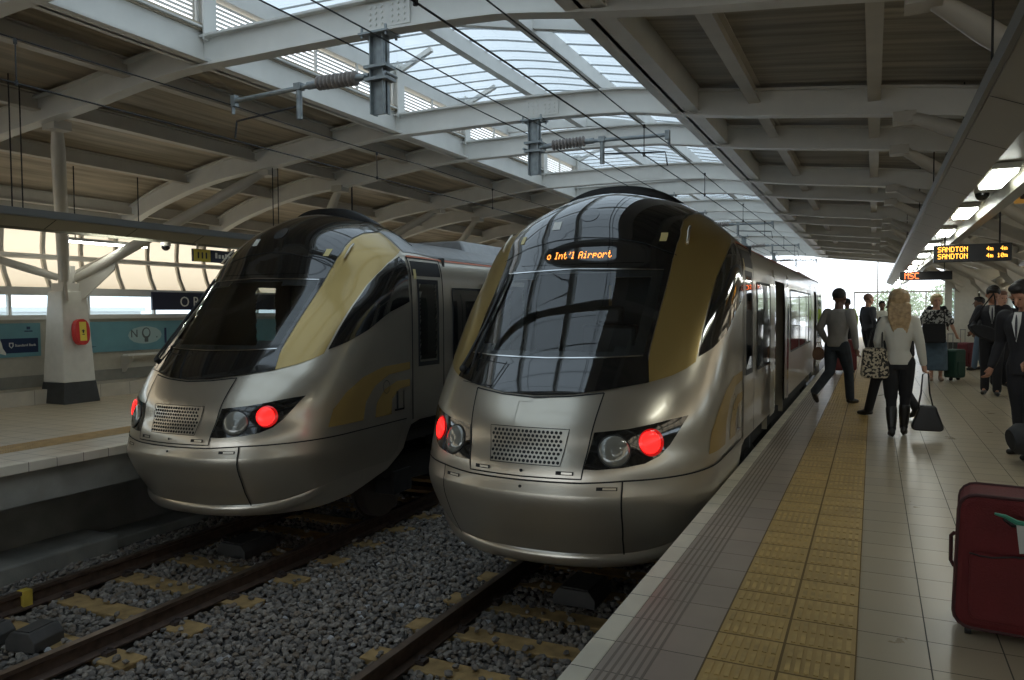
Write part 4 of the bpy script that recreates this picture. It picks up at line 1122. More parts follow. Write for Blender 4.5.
for k in range(24): g.box(-.02,.02,-3.4+k*.28,-3.37+k*.28,1.75,2.75)
g.box(-.02,.02,-3.4,3.1,2.7,2.75);g.box(-.02,.02,-3.4,3.1,1.75,1.8);g.build('fence_panel',mat('fence_dark',(.08,.10,.12),.6),t)
g=MB();g.box(-.3,.3,-3.6,3.3,0,1.75);g.build('fence_plinth',M_bld,t)
# glazed screen at the platform end
t=thing('end_screen','pale steel screen with fine mesh closing the far platform end','screen',(-.9,42.6,PLAT))
g=MB()
for k in range(6): g.box(k*1.08-.03,k*1.08+.03,-.03,.03,0,2.35)
g.box(0,5.4,-.03,.03,2.3,2.38);g.box(0,5.4,-.025,.025,1.1,1.15);g.build('screen_frame',M_steelw,t)
g=MB();g.box(1.05,1.11,-.04,.04,2.3,4.0);g.build('tall_mast',M_steelw,t)
def leafball(n,c,r,rnd,g,s=.09):
    for _ in range(n):
        v=Vector((rnd.gauss(0,1),rnd.gauss(0,1),rnd.gauss(0,1))).normalized()*(rnd.random()**.4)
        p=Vector(c)+Vector((v.x*r[0],v.y*r[1],v.z*r[2]));a=Vector((rnd.uniform(-1,1),rnd.uniform(-1,1),rnd.uniform(-1,1))).normalized();b=a.orthogonal().normalized()
        g.add([p+a*s,p+b*s*.6,p-a*s,p-b*s*.6],[(0,1,2,3)])
rnd=random.Random(9)
M_leaf=mat('leaf_pale_green',(.42,.48,.34),.8);M_bark=mat('bark',(.14,.11,.08),.8)
for x,y,h_,lb in((1.6,60,3.3,'pale green tree beyond the far platform screen, left one'),(5.2,62,3.7,'pale green tree beyond the far platform screen, right one')):
    t=thing('tree',lb,'tree',(x,y,-.5))
    g=MB();leafball(1400,(0,0,h_),(1.9,1.6,1.3),rnd,g,.13);g.build('crown',M_leaf,t,fix=False)
    g=MB();g.tube([(0,0,0),(.05,0,h_*.5),(0,0,h_)],[.16,.12,.05],8);g.build('trunk',M_bark,t,smooth=True)
# ------------------------------------------------------------------ people
def rr(w,h,r,z0=0,top=1.0):
    o=[]
    for cx,cz,a0,sc in((w/2-r,z0+r,-90,1),(w/2*top-r,z0+h-r,0,top),(-w/2*top+r,z0+h-r,90,top),(-w/2+r,z0+r,180,1)):
        for k in range(5):
            a=math.radians(a0+k*22.5);o.append((cx+r*math.cos(a),cz+r*math.sin(a)))
    return o
def solid(name,prims,m,parent,vox,K,smooth=4):
    """fuse rings / limbs into one continuous skin (voxel remesh), K scales the figure"""
    g=MB()
    for p in prims:
        if p[0]=='e': g.ell([c*K for c in p[1]],[c*K*(1.13 if len(p)>3 else 1) for c in p[2]],16,12,rot=p[3] if len(p)>3 else None)
        elif p[0]=='t': 
            g.tube([[c*K for c in q] for q in p[1]],[r*K for r in p[2]],12)
            for q,r in((p[1][0],p[2][0]),(p[1][-1],p[2][-1])): g.ell([c*K for c in q],[r*K]*3,12,8)
        elif p[0]=='l':   # loft of elliptical rings (x,y,z,rx,ry)
            n=20;vs=[]
            for x,y,z,rx,ry in p[1]:
                for i in range(n):
                    a=2*PI*i/n;vs.append(((x+rx*math.cos(a))*K,(y+ry*math.sin(a))*K,z*K))
            k=len(p[1]);fs=[(j*n+i,j*n+(i+1)%n,(j+1)*n+(i+1)%n,(j+1)*n+i) for j in range(k-1) for i in range(n)]
            fs+=[tuple(range(n))[::-1],tuple((k-1)*n+i for i in range(n))];g.add(vs,fs)
    me=bpy.data.meshes.new(name);me.from_pydata(g.v,[],g.f)
    bm=bmesh.new();bm.from_mesh(me);bmesh.ops.remove_doubles(bm,verts=bm.verts,dist=1e-6);bmesh.ops.recalc_face_normals(bm,faces=bm.faces);bm.to_mesh(me);bm.free()
    t=bpy.data.objects.new('tmp',me);C.objects.link(t)
    r=t.modifiers.new('r','REMESH');r.mode='VOXEL';r.voxel_size=vox
    s_=t.modifiers.new('s','SMOOTH');s_.iterations=smooth;s_.factor=.5
    bpy.context.view_layer.update();dg=bpy.context.evaluated_depsgraph_get()
    me2=bpy.data.meshes.new_from_object(t.evaluated_get(dg));bpy.data.objects.remove(t)
    me2.name=name;me2.materials.clear();me2.materials.append(m)
    me2.polygons.foreach_set('use_smooth',[True]*len(me2.polygons))
    o=bpy.data.objects.new(name,me2);C.objects.link(o);o.parent=parent;return o
def lerp(a,b,t): return tuple(a[i]+(b[i]-a[i])*t for i in range(3))
def pat_mat(name,c1,c2,scale,kind='voronoi',thr=.5):
    if name in MATS:return MATS[name]
    m=bpy.data.materials.new(name);m.use_nodes=True;nt=m.node_tree;N=nt.nodes;L=nt.links;b=N['Principled BSDF'];b.inputs['Roughness'].default_value=.8
    tc=N.new('ShaderNodeTexCoord')
    if kind=='brick':
        t=N.new('ShaderNodeTexBrick');t.inputs['Scale'].default_value=scale;t.inputs['Mortar Size'].default_value=.035;t.inputs['Color1'].default_value=(*c1,1);t.inputs['Color2'].default_value=(*c1,1);t.inputs['Mortar'].default_value=(*c2,1)
        mp=N.new('ShaderNodeMapping');mp.inputs['Rotation'].default_value=(PI/2,0,0);L.new(tc.outputs['Object'],mp.inputs[0]);L.new(mp.outputs[0],t.inputs['Vector']);L.new(t.outputs['Color'],b.inputs['Base Color'])
    else:
        t=N.new('ShaderNodeTexNoise');t.inputs['Scale'].default_value=scale;t.inputs['Detail'].default_value=2;L.new(tc.outputs['Object'],t.inputs['Vector'])
        r=N.new('ShaderNodeValToRGB');r.color_ramp.interpolation='CONSTANT';r.color_ramp.elements[0].color=(*c1,1);r.color_ramp.elements[1].position=thr;r.color_ramp.elements[1].color=(*c2,1);L.new(t.outputs['Fac'],r.inputs[0]);L.new(r.outputs[0],b.inputs['Base Color'])
    MATS[name]=m;return m
def hand_prims(w,d,side,curl=.6,th=(0,1,0)):
    """palm, four unequal curled fingers and a thumb; w wrist, d pointing direction"""
    d=Vector(d).normalized();t=Vector(th);t=(t-d*t.dot(d)).normalized();n=d.cross(t)*side;w=Vector(w);P=[]
    # t: thumb side direction, n: palm normal
    P.append(('t',[tuple(w),tuple(w+d*.045),tuple(w+d*.085)],[.024,.030,.028]))
    P.append(('t',[tuple(w+d*.03+t*.018),tuple(w+d*.08+t*.02)],[.018,.016]));P.append(('t',[tuple(w+d*.03-t*.018),tuple(w+d*.08-t*.022)],[.018,.015]))
    for k,(o,l) in enumerate(((.030,.070),(.010,.078),(-.011,.072),(-.031,.056))):
        a=w+d*.085+t*o;d1=(d*math.cos(curl*.5)+n*math.sin(curl*.5));d2=(d*math.cos(curl*1.3)+n*math.sin(curl*1.3))
        b=a+d1*l*.5;c=b+d2*l*.5;P.append(('t',[tuple(a),tuple(b),tuple(c)],[.0095,.0088,.0075]))
    a=w+d*.03+t*.024;b=a+(d*.6+t*.7).normalized()*.035;c=b+(d*.9+t*.15+n*.4).normalized()*.03;P.append(('t',[tuple(a),tuple(b),tuple(c)],[.012,.011,.009]))
    return P
def figure(label,loc,rz,H,skin,legs,arms,top,bottom,hair,shoes,head=(0,0),vox=.011,extra=None,build=1.0,toptype='shirt',lean=0,fem=False,face=True,group=None):
    """legs/arms: {'L':(knee,ankle,toe),'R':...} / {'L':(elbow,wrist,curl),...}; person faces local +Y"""
    K=H/1.8;T=thing('person',label,'person',loc,rz,group)
    hz=.93;sh=.178*build if not fem else .158*build;hx=.09
    ln=lean
    SH={'L':(-sh,ln*.9,1.405),'R':(sh,ln*.9,1.405)};HP={'L':(-hx,0,hz-.02),'R':(hx,0,hz-.02)}
    hc=Vector((0,ln*1.05+.015,1.645));nb=(0,ln*.95-.005,1.46)
    rot=Matrix.Rotation(head[1],3,'Z')@Matrix.Rotation(-head[0],3,'X')
    def hp(v): return tuple(hc+Vector((0,-.01,-.06))+rot@(Vector(v)*1.13+Vector((0,.01,.06))))
    body=[]
    B=build
    wst=.80 if fem else .92
    body.append(('l',[(0,0,hz-.08,.12*B,.09*B),(0,0,hz,.155*B,.105*B),(0,ln*.2,hz+.12,.14*B*wst,.095*B),(0,ln*.45,hz+.25,.145*B*(.9 if fem else 1),.10*B),(0,ln*.7,hz+.36,.165*B,.11*B),(0,ln*.85,hz+.46,.17*B,.095*B),(0,ln*.93,hz+.53,.09,.065)]))
    body.append(('t',[nb,tuple(hc+Vector((0,-.015,-.07)))],[.068,.060]))
    # head
    for c,r in(((0,-.012,.025),(.083,.100,.100)),((0,.012,-.035),(.068,.078,.085)),((0,.045,-.078),(.038,.038,.038))): body.append(('e',hp(c),r,rot))
    body.append(('t',[hp((0,.092,.01)),hp((0,.116,-.028))],[.010,.014]))
    body.append(('t',[hp((-.018,.088,-.065)),hp((.018,.088,-.065))],[.008,.008]))
    for sx in(-1,1): body.append(('e',hp((sx*.086,-.01,-.01)),(.010,.022,.034),rot));body.append(('t',[hp((sx*.018,.08,.028)),hp((sx*.045,.072,.026))],[.008,.007]))
    tops=[('l',[(0,0,hz-(.04 if toptype=='shirt' else .10),.165*B,.120*B),(0,0,hz+.02,.168*B,.122*B),(0,ln*.2,hz+.12,.152*B*wst,.110*B),(0,ln*.45,hz+.25,.158*B*(.92 if fem else 1),.116*B),(0,ln*.7,hz+.36,.180*B,.125*B),(0,ln*.85,hz+.44,.184*B,.112*B),(0,ln*.9,hz+.495,.150*B,.092*B),(0,ln*.93,hz+.54,.088,.072)])]
    bots=[('l',[(0,0,hz-.10,.13*B,.100*B),(0,0,hz-.02,.160*B,.112*B),(0,0,hz+.08,.150*B*wst,.105*B)])]
    for k in'LR':
        kn,an,toe=legs[k];h_=HP[k]
        body.append(('t',[h_,lerp(h_,kn,.5),kn],[.078*B,.066*B,.048]));body.append(('t',[kn,lerp(kn,an,.35),an],[.046,.048,.034]))
        bots.append(('t',[h_,lerp(h_,kn,.5),kn],[.100*B,.092*B,.076]));bots.append(('t',[kn,lerp(kn,an,.4),an],[.074,.070,.064] if shoes[0]!='boot' else [.066,.056,.048]))
        body.append(('t',[an,toe],[.03,.02]))
        el,wr,curl=arms[k][:3];s_=SH[k]
        body.append(('t',[s_,lerp(s_,el,.5),el],[.050*B,.043*B,.036]));body.append(('t',[el,lerp(el,wr,.35),wr],[.035,.036,.024]))
        d=(Vector(wr)-Vector(el)).normalized();th=arms[k][3] if len(arms[k])>3 else (0,1,0)
        if abs(d.dot(Vector(th)))>.9: th=(0,0,1)
        body+=hand_prims(wr,d,1 if k=='R' else -1,curl,th)
        if toptype!='short': tops.append(('t',[s_,lerp(s_,el,.5),el],[.074*B,.066*B,.056]));tops.append(('t',[el,lerp(el,wr,.5),lerp(el,wr,.97)],[.056,.050,.042]))
        else: tops.append(('t',[s_,lerp(s_,el,.45),lerp(s_,el,.8)],[.066*B,.066*B,.070*B]))
    solid('body',body,skin,T,vox*.85,K,2)
    solid('jacket' if toptype=='jacket' else 'shirt',tops,top,T,vox,K,3)
    if bottom[0]=='trousers': solid('trousers',bots,bottom[1],T,vox,K,3)
    elif bottom[0]=='skirt':
        solid('skirt',[('l',[(0,0,.22,.225,.19),(0,0,.26,.228,.195),(0,0,.60,.215,.175),(0,0,.85,.19,.14),(0,0,1.0,.155,.12)])],bottom[1],T,vox,K,3)
    for k in'LR':
        kn,an,toe=legs[k];a=Vector(an);t_=Vector(toe);d=(t_-a);
        heel=a-Vector((d.x,d.y,0)).normalized()*.035+Vector((0,0,-.045))
        pr=[('t',[tuple(heel),tuple(lerp(heel,toe,.6)),toe],[.036,.042,.030]),('t',[tuple(a+Vector((0,0,.01))),tuple(heel)],[.040,.036])]
        nm='shoe'
        if shoes[0]=='boot':
            pr.append(('t',[an,lerp(an,kn,.3),lerp(an,kn,.6)],[.046,.060,.066]));pr.append(('t',[tuple(heel),tuple(heel+Vector((0,0,-.035)))],[.022,.016]));nm='boot'
        solid(nm,pr,shoes[1],T,vox*.9,K,2)
    # hair
    hs=hair[0];hm=hair[1]
    if hs=='short': P=[('e',hp((0,-.022,.045)),(.093,.102,.094),rot),('e',hp((0,.035,.095)),(.070,.062,.040),rot)]
    elif hs=='crop': P=[('e',hp((0,-.024,.042)),(.090,.098,.092),rot)]
    elif hs=='bob': P=[('e',hp((0,-.028,.035)),(.106,.108,.108),rot),('e',hp((-.072,-.01,-.01)),(.028,.05,.06),rot),('e',hp((.072,-.01,-.01)),(.028,.05,.06),rot),('e',hp((0,.045,.09)),(.065,.045,.032),rot)]
    else:
        P=[('e',hp((0,-.03,.03)),(.108,.112,.112),rot),('l',[(hc.x,hc.y-.10,hc.z-.33,.055,.03),(hc.x,hc.y-.10,hc.z-.25,.10,.05),(hc.x,hc.y-.09,hc.z-.12,.125,.075),(hc.x,hc.y-.05,hc.z,.110,.09),(hc.x,hc.y-.03,hc.z+.06,.09,.085)])]
        for q in range(7):
            a=-.095+q*.032;P.append(('t',[(hc.x+a,hc.y-.12,hc.z-.05),(hc.x+a*1.05,hc.y-.13,hc.z-.2),(hc.x+a*.7+.01,hc.y-.12,hc.z-.34-.03*math.cos(q))],[.028,.026,.012]))
    if hs!='none': solid('hair',P,hm,T,vox*.9,K,2)
    if face:
        g=MB()
        for sx in(-1,1): g.ell([c*K for c in hp((sx*.032,.086,.006))],[.011*K,.006*K,.006*K],10,6)
        g.build('eye',mat('eye_dark',(.02,.015,.012),.2),T,smooth='all')
        g=MB();g.ell([c*K for c in hp((0,.094,-.064))],[.022*K,.005*K,.005*K],10,6);g.build('mouth',mat('lip',(.28,.09,.07),.5),T,smooth='all')
    if toptype=='jacket':
        g=MB();y=ln*.85+.118*B;g.add([tuple(c*K for c in v) for v in((-.035,y-.005,1.46),(.035,y-.005,1.46),(.045,y+.022,1.36),(0,y+.018,1.16),(-.045,y+.022,1.36))],[(0,1,2,3,4)])
        g.add([tuple(c*K for c in v) for v in((-.035,y-.06,1.46),(.035,y-.06,1.46),(.045,y-.05,1.36),(0,y-.05,1.16),(-.045,y-.05,1.36))],[(0,4,3,2,1)])
        g.build('shirt_front',mat('shirt_white',(.62,.62,.60),.7),T,fix=False)
        if extra!='notie': g=MB();g.ell((0,(y+.022)*K,1.31*K),(.013*K,.008*K,.13*K),8,8);g.build('tie',mat('tie_dark',(.03,.03,.04),.5),T,smooth='all')
    T['_k']=K
    del T['_k']
    return T
SK1=mat('skin_light',(.50,.27,.18),.55);SK2=mat('skin_dark',(.13,.065,.04),.5);SK3=mat('skin_tan',(.38,.19,.12),.55)
C_grey=mat('knit_grey',(.27,.255,.235),.9,noise=.08,nscale=10,bump=.4,bscale=20);C_jean=mat('denim_dark',(.028,.036,.046),.85,noise=.3,nscale=9,bump=.4,bscale=14)
C_whites=mat('cotton_white',(.55,.53,.46),.85,noise=.05,bump=.5,bscale=9);C_blk=mat('cloth_black',(.012,.012,.014),.85,bump=.4,bscale=12);C_suit=mat('suit_black',(.014,.014,.018),.8,bump=.3,bscale=12)
C_leather=mat('leather_black',(.012,.011,.010),.35,bump=.3,bscale=20);H_blond=mat('hair_blond',(.36,.24,.12),.55,noise=.35,nscale=22,bump=.6,bscale=30);H_blk=mat('hair_black',(.010,.008,.007),.6,bump=.5,bscale=50)
H_br=mat('hair_grey_red',(.20,.11,.08),.6);H_bl2=mat('hair_pale_blond',(.55,.42,.24),.6,noise=.25,nscale=25,bump=.6,bscale=40)
C_pat=pat_mat('blouse_pattern',(.02,.02,.02),(.42,.41,.38),26);C_skirt=mat('denim_skirt',(.075,.115,.15),.9,noise=.2,nscale=10);C_tote=pat_mat('tote_pattern',(.42,.36,.26),(.02,.018,.015),34)
C_dgrey=mat('jacket_dark_grey',(.05,.052,.06),.85);C_hiv=mat('hi_vis',(.55,.75,.08),.6,emit=(.5,.7,.05),estr=0.0)
def stand(sp=.09): return {'L':((-sp,.02,.50),(-sp-.01,-.01,.09),(-sp-.03,.15,.035)),'R':((sp,.02,.50),(sp+.01,-.01,.09),(sp+.03,.15,.035))}
def bagstrap(T,pts,r,m): g=MB();g.tube(pts,r,8);g.build('strap',m,T,smooth=True)
# man in grey knit top walking away
figure('man in grey knit top and dark jeans striding along the tactile strip',(-.52,13.1,PLAT),math.radians(-28),1.87,SK2,
 {'L':((-.10,-.02,.50),(-.13,-.38,.22),(-.14,-.30,.06)),'R':((.10,.16,.52),(.12,.18,.10),(.14,.34,.035))},
 {'L':((-.27,-.04,1.17),(-.26,.14,.96),.9),'R':((.28,-.02,1.15),(.30,.02,.88),.7)},C_grey,('trousers',C_jean),('crop',H_blk),('shoe',C_leather),lean=.05,build=1.05)
T=thing('hand_bag','small brown bag carried at the left side of the man in grey',"bag",(-.80,13.20,1.90),0)
g=MB();g.prism(smooth_poly([(-.10,-.13),(.10,-.13),(.08,.08),(-.08,.08)],2),-.05,.05);g.build('bag_body',mat('brown_leather',(.16,.075,.03),.5,noise=.2),T,bevel=.01)
g=MB();g.tube([(-.05,0,.07),(-.03,0,.15),(.03,0,.15),(.05,0,.07)],.008,8);g.build('handle',MATS['brown_leather'],T,smooth=True)
# blond woman in white shirt
figure('woman with long blond hair in white shirt, black trousers and boots',(.27,9.98,PLAT),math.radians(2),1.765,SK1,
 {'L':((-.07,.04,.50),(-.06,-.04,.11),(-.07,.10,.035)),'R':((.09,.14,.53),(.08,.16,.11),(.10,.31,.035))},
 {'L':((-.22,.02,1.17),(-.19,.14,.98),.8),'R':((.225,-.03,1.15),(.27,.02,.90),1.1)},C_whites,('trousers',C_blk),('long',H_blond),('boot',C_leather),fem=True,vox=.009)
t=thing('tote_bag','black and cream patterned tote under left arm of the blond woman','bag',(.02,9.86,1.98),math.radians(8))
g=MB();g.prism(rr(.30,.36,.05,-.2,.86),-.055,.055);g.build('bag_body',C_tote,t,bevel=.015)
g=MB();g.tube([(-.09,0,.12),(-.04,.02,.34),(.06,.05,.52),(.09,.08,.50),(.08,.03,.12)],.009,8);g.build('shoulder_strap',C_leather,t,smooth=True)
t=thing('handbag','black handbag with long handles hanging from the right hand of the blond woman','bag',(.585,10.03,1.325),0)
g=MB();g.prism(rr(.34,.30,.05,-.16,.58),-.06,.06);g.build('bag_body',C_leather,t,bevel=.02)
for yy in(-.03,.03):
    g=MB();g.tube([(-.10,yy,.10),(-.07,yy,.28),(-.055,0,.50),(.0,0,.53),(.02,yy,.28),(.06,yy,.10)],.008,8);g.build('handle',C_leather,t,smooth=True)
# person walking half hidden behind her
figure('dark-clothed person mid-stride, mostly hidden behind the blond woman',(.27,11.7,PLAT),math.radians(52),1.72,SK2,
 {'L':((-.08,.24,.55),(-.08,.36,.10),(-.09,.52,.035)),'R':((.08,-.05,.50),(.10,-.28,.18),(.11,-.18,.05))},
 {'L':((-.25,.04,1.17),(-.24,.18,.95),.7),'R':((.25,-.06,1.17),(.24,-.10,.92),.7)},C_blk,('trousers',C_blk),('crop',H_blk),('shoe',C_leather),vox=.013,face=False)
# lady with patterned blouse
figure('fair-haired woman facing us in black-and-white blouse and long denim skirt',(1.19,18.1,PLAT),math.radians(183),1.83,SK1,
 {'L':((-.09,.03,.50),(-.09,.0,.09),(-.11,.15,.035)),'R':((.09,.10,.50),(.09,.10,.09),(.10,.25,.035))},
 {'L':((-.27,-.02,1.18),(-.36,-.04,.97),.9),'R':((.28,.0,1.18),(.36,.10,1.02),.7)},C_pat,('skirt',C_skirt),('bob',H_bl2),('shoe',mat('sandal',(.35,.25,.18),.6)),fem=True,toptype='short',vox=.011,build=1.12)
t=thing('shoulder_bag','large black shoulder bag held against the front of the fair-haired woman','bag',(1.13,17.84,2.10),0)
g=MB();g.prism(rr(.44,.40,.04,-.22,.96),-.07,.07);g.build('bag_body',C_blk,t,bevel=.02)
g=MB();g.tube([(-.16,0,.16),(.02,-.03,.38),(.17,.10,.50),(.19,.12,.42),(.2,0,.16)],.012,8);g.build('shoulder_strap',C_blk,t,smooth=True)
def suitcase(name,label,loc,rz,w,d,h,m,tall=True,hand=True):
    t=thing(name,label,'suitcase',loc,rz)
    g=MB();g.prism(rr(w,h-.06,.06,.06),-d/2,d/2);g.build('case_body',m,t,bevel=.02)
    g=MB();g.prism(rr(w-.1,h*.45,.05,.12),-d/2-.025,-d/2);g.build('front_pocket',m,t,bevel=.008)
    for x in(-w/2+.05,w/2-.05):
        g=MB();g.tube([(x-.02,0,.035),(x+.02,0,.035)],.035,14);g.build('wheel',M_blackd,t,smooth=True)
    g=MB()
    if hand: 
        for x in(-.09,.09): g.tube([(x,d/2-.03,h-.02),(x,d/2-.03,h+.32)],.008,8)
        g.tube([(-.10,d/2-.03,h+.32),(.10,d/2-.03,h+.32)],.013,8);g.build('pull_handle',M_trough,t,smooth=True)
    return t
suitcase('suitcase','green upright suitcase beside the fair-haired woman in denim skirt',(1.56,18.35,PLAT),.95,.36,.26,.66,mat('case_green',(.012,.05,.032),.6))
suitcase('suitcase','maroon suitcase farther back between the green suitcase and the person in blue jeans',(2.12,22.0,PLAT),.9,.36,.26,.66,mat('case_maroon',(.12,.015,.02),.6))
figure('young man in dark suit with white collar looking down, black bag at his side',(1.88,15.5,PLAT),math.radians(170),1.93,SK3,
 {'L':((-.08,.10,.52),(-.08,.08,.09),(-.10,.24,.035)),'R':((.09,-.02,.50),(.10,-.08,.10),(.12,.08,.035))},
 {'L':((-.27,.02,1.20),(-.22,.22,1.18),.8),'R':((.28,.0,1.18),(.26,.18,1.08),.8)},C_suit,('trousers',C_suit),('short',H_blk),('shoe',C_leather),head=(.45,.1),toptype='jacket',vox=.011)
t=thing('messenger_bag','black soft bag slung in front of the young suited man','bag',(1.70,15.12,2.22),.2)
g=MB();g.prism(smooth_poly([(-.28,.10),(.10,.08),(.26,-.12),(.18,-.22),(-.10,-.12)],2),-.08,.08);g.build('bag_body',C_blk,t,bevel=.02)
g=MB();g.tube([(-.24,0,.06),(-.05,-.03,.35),(.18,.10,.62),(.24,.2,.5),(.2,.05,-.1)],.012,8);g.build('shoulder_strap',C_blk,t,smooth=True)
figure('large man in dark suit and white shirt, head bowed, at the right picture edge',(1.43,9.2,PLAT),math.radians(140),1.83,SK3,
 {'L':((-.09,.08,.50),(-.10,.10,.09),(-.12,.25,.035)),'R':((.09,-.02,.50),(.11,-.10,.10),(.14,.05,.035))},
 {'L':((-.27,.06,1.16),(-.16,.22,1.0),.8),'R':((.29,-.02,1.16),(.33,.06,.90),.8)},C_suit,('trousers',C_suit),('short',H_blk),('shoe',C_leather),head=(.55,-.1),toptype='jacket',build=1.15,vox=.011,lean=.05)
t=thing('holdall','grey and black holdall low beside the large suited man','bag',(1.46,8.72,1.32),.3)
g=MB();g.tube([(-.26,0,0),(-.20,0,.01),(.20,0,.01),(.26,0,0)],[.10,.15,.15,.10],18);g.build('bag_body',mat('holdall_grey',(.022,.024,.028),.7,noise=.3,nscale=14),t,smooth=True)
g=MB();g.tube([(-.12,0,.14),(-.08,0,.32),(.08,0,.32),(.12,0,.14)],.010,8);g.build('handle',C_blk,t,smooth=True)
figure('person raising a hand to the face between the two suited men',(2.22,17.2,PLAT),math.radians(200),1.86,SK1,stand(),
 {'L':((-.30,.16,1.38),(-.12,.20,1.60),1.0),'R':((.27,0,1.16),(.27,.05,.9),.6)},C_suit,('trousers',C_suit),('short',H_br),('shoe',C_leather),vox=.013,toptype='jacket',extra='notie')
figure('dark-haired person in black top and blue jeans behind the young suited man',(2.33,21.5,PLAT),math.radians(100),1.80,SK2,
 {'L':((-.09,.08,.50),(-.09,.12,.09),(-.1,.27,.035)),'R':((.09,-.04,.50),(.1,-.12,.1),(.11,.03,.035))},
 {'L':((-.25,.04,1.17),(-.24,.14,.95),.7),'R':((.26,.0,1.17),(.25,.1,.95),.7)},C_blk,('trousers',mat('denim_blue',(.09,.13,.18),.85)),('short',H_blk),('shoe',C_leather),vox=.015,face=False)
figure('man in dark grey jacket with cropped reddish hair beyond the grey knit man',(-.12,21.5,PLAT),math.radians(-60),1.92,SK1,
 {'L':((-.09,.06,.50),(-.09,.06,.09),(-.1,.22,.035)),'R':((.09,.06,.50),(.1,.10,.09),(.11,.26,.035))},
 {'L':((-.27,-.02,1.17),(-.27,.05,.9),.7),'R':((.27,-.02,1.17),(.27,.05,.9),.7)},C_dgrey,('trousers',C_blk),('crop',H_br),('shoe',C_leather),vox=.014,face=False,build=1.1)
suitcase('suitcase','dark red suitcase pulled behind the grey knit man and the train side',(-.62,19.6,PLAT),.2,.52,.3,.80,mat('case_dark_red',(.14,.02,.02),.6))
figure('person in yellow-green safety vest far along the platform by the train',(-.75,26,PLAT),math.radians(10),1.86,SK2,stand(),
 {'L':((-.27,0,1.16),(-.27,.05,.9),.6),'R':((.27,0,1.16),(.27,.05,.9),.6)},C_hiv,('trousers',C_blk),('crop',H_blk),('shoe',C_leather),vox=.016,face=False)
figure('person in white top and safety vest just left of the blond hair',(.25,27.5,PLAT),math.radians(190),1.78,SK2,stand(),
 {'L':((-.27,0,1.16),(-.27,.05,.9),.6),'R':((.27,0,1.16),(.27,.05,.9),.6)},C_whites,('trousers',C_blk),('short',H_blk),('shoe',C_leather),vox=.016)
figure('person in black just behind the shoulder of the fair-haired woman',(1.75,26.5,PLAT),math.radians(185),1.95,SK2,stand(),
 {'L':((-.27,0,1.16),(-.27,.05,.9),.6),'R':((.27,0,1.16),(.27,.05,.9),.6)},C_blk,('trousers',C_blk),('short',H_blk),('shoe',C_leather),vox=.016)
# foreground suitcase
t=thing('suitcase','large dark red soft suitcase with baggage tag in the lower right corner','suitcase',(.355,4.05,PLAT),math.radians(-6))
M_rc=mat('suitcase_red',(.11,.008,.008),.8,noise=.15,nscale=6,bump=.35,bscale=120);M_rp=mat('suitcase_piping',(.05,.01,.01),.6)
w_,d_,h_=.62,.30,.665
g=MB();pr=smooth_poly([(0,.07),(0,h_),(w_,h_),(w_,.07)],0)
pr=[(x+w_/2,z) for x,z in rr(w_,h_-.04,.07,.04,.95)]
g.prism(pr,0,d_);g.build('case_body',M_rc,t,bevel=.025)
g=MB()
for yy in(.012,d_-.012): g.tube([(a,yy,b) for a,b in pr]+[(pr[0][0],yy,pr[0][1])],.009,8)
g.build('piping',M_rp,t,smooth=True)
g=MB();g.prism([(x+w_/2,z) for x,z in rr(w_-.12,.32,.04,.09)],-.03,.0);g.build('front_pocket',M_rc,t,bevel=.012)
g=MB();g.tube([(.06+.44*k/10,-.034,.405-.01*math.sin(k)) for k in range(11)],.004,6);g.build('zip_line',M_blackd,t)
g=MB();g.tube([(-.002,.08,.30),(-.016,.10,.32),(-.016,.10,.44),(-.002,.08,.46)],.009,8);g.build('side_handle',M_rp,t,smooth=True)
for x,y in((.06,.04),(w_-.06,.04),(.06,d_-.04),(w_-.06,d_-.04)):
    g=MB();g.tube([(x-.014,y,.032),(x+.014,y,.032)],.032,16);k=g;k.box(x-.018,x+.018,y-.01,y+.01,.03,.075);g.build('wheel',M_blackd,t,smooth=True)
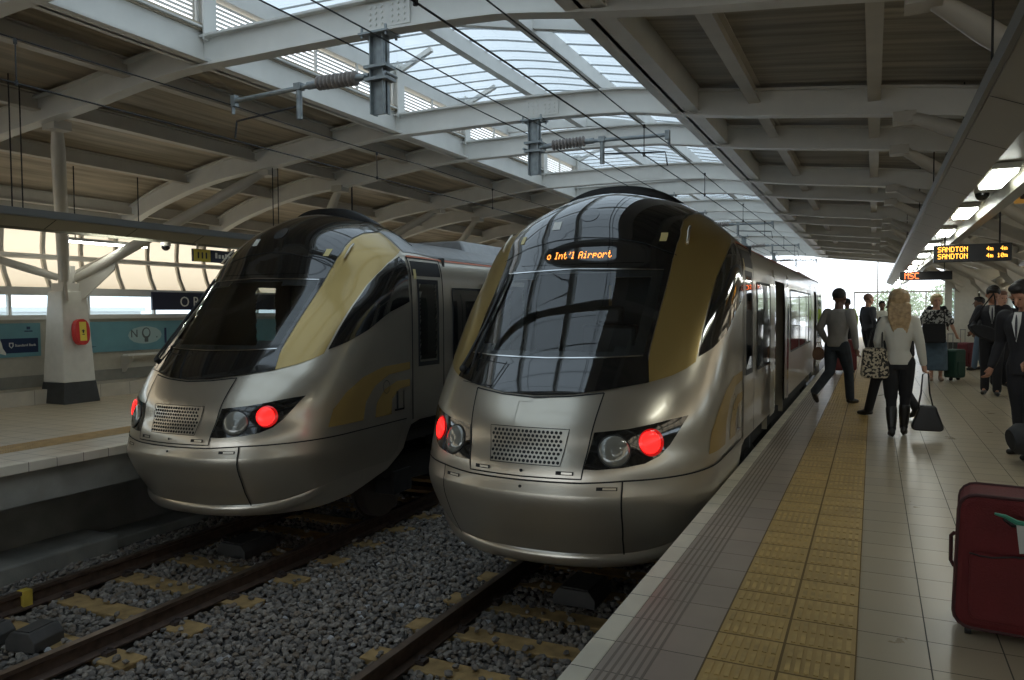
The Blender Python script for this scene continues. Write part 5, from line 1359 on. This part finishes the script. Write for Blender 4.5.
g=MB();g.tube([(.20,-.012,h_-.09),(.22,-.05,h_-.10),(.42,-.05,h_-.10),(.44,-.012,h_-.09)],.013,10);g.build('carry_handle',M_blackd,t,smooth=True)
TG=thing('baggage_tag','white and teal baggage tag looped on the handle of the large red suitcase','tag',(.60,3.95,PLAT+.57),math.radians(-4))
g=MB();g.add([(-.02,-.018,.02),(.02,-.022,.02),(.035,-.035,-.11),(-.005,-.03,-.12),(-.02,-.012,.02),(.02,-.016,.02),(.035,-.029,-.11),(-.005,-.024,-.12)],[(0,1,2,3),(7,6,5,4),(0,4,5,1),(1,5,6,2),(2,6,7,3),(3,7,4,0)]);g.build('tag_card',mat('tag_white',(.42,.42,.38),.5),TG)
g=MB();g.tube([(-.10,-.02,.045),(-.06,-.03,.04),(-.02,-.035,.02),(.02,-.03,.015)],[.006,.009,.012,.010],8);g.build('teal_loop',mat('tag_teal',(.03,.22,.14),.5),TG,smooth=True)
# ------------------------------------------------------------------ camera and light
f,yaw,pit,roll=753.107,0.44745,0.03934,0.00642
R_=Vector((math.cos(yaw),math.sin(yaw),0));F0=Vector((-math.sin(yaw),math.cos(yaw),0));Z=Vector((0,0,1))
F=F0*math.cos(pit)-Z*math.sin(pit);U=Z*math.cos(pit)+F0*math.sin(pit)
R2=R_*math.cos(roll)-U*math.sin(roll);U2=R_*math.sin(roll)+U*math.cos(roll)
cam=bpy.data.cameras.new('camera');co=bpy.data.objects.new('camera',cam);C.objects.link(co)
co.matrix_world=Matrix(((R2.x,U2.x,-F.x,0),(R2.y,U2.y,-F.y,0),(R2.z,U2.z,-F.z,2.607),(0,0,0,1)))
cam.sensor_width=36;cam.lens=f/1024*36;cam.clip_start=.05;cam.clip_end=600
bpy.context.scene.camera=co
w=bpy.data.worlds.new('world');bpy.context.scene.world=w;w.use_nodes=True
bg=w.node_tree.nodes['Background'];bg.inputs[0].default_value=(.86,.93,1.0,1);bg.inputs[1].default_value=2.15
sc=bpy.context.scene
sc.view_settings.view_transform='Standard';sc.view_settings.look='None';sc.view_settings.gamma=1;sc.view_settings.use_curve_mapping=False
sc.view_settings.exposure=0.12
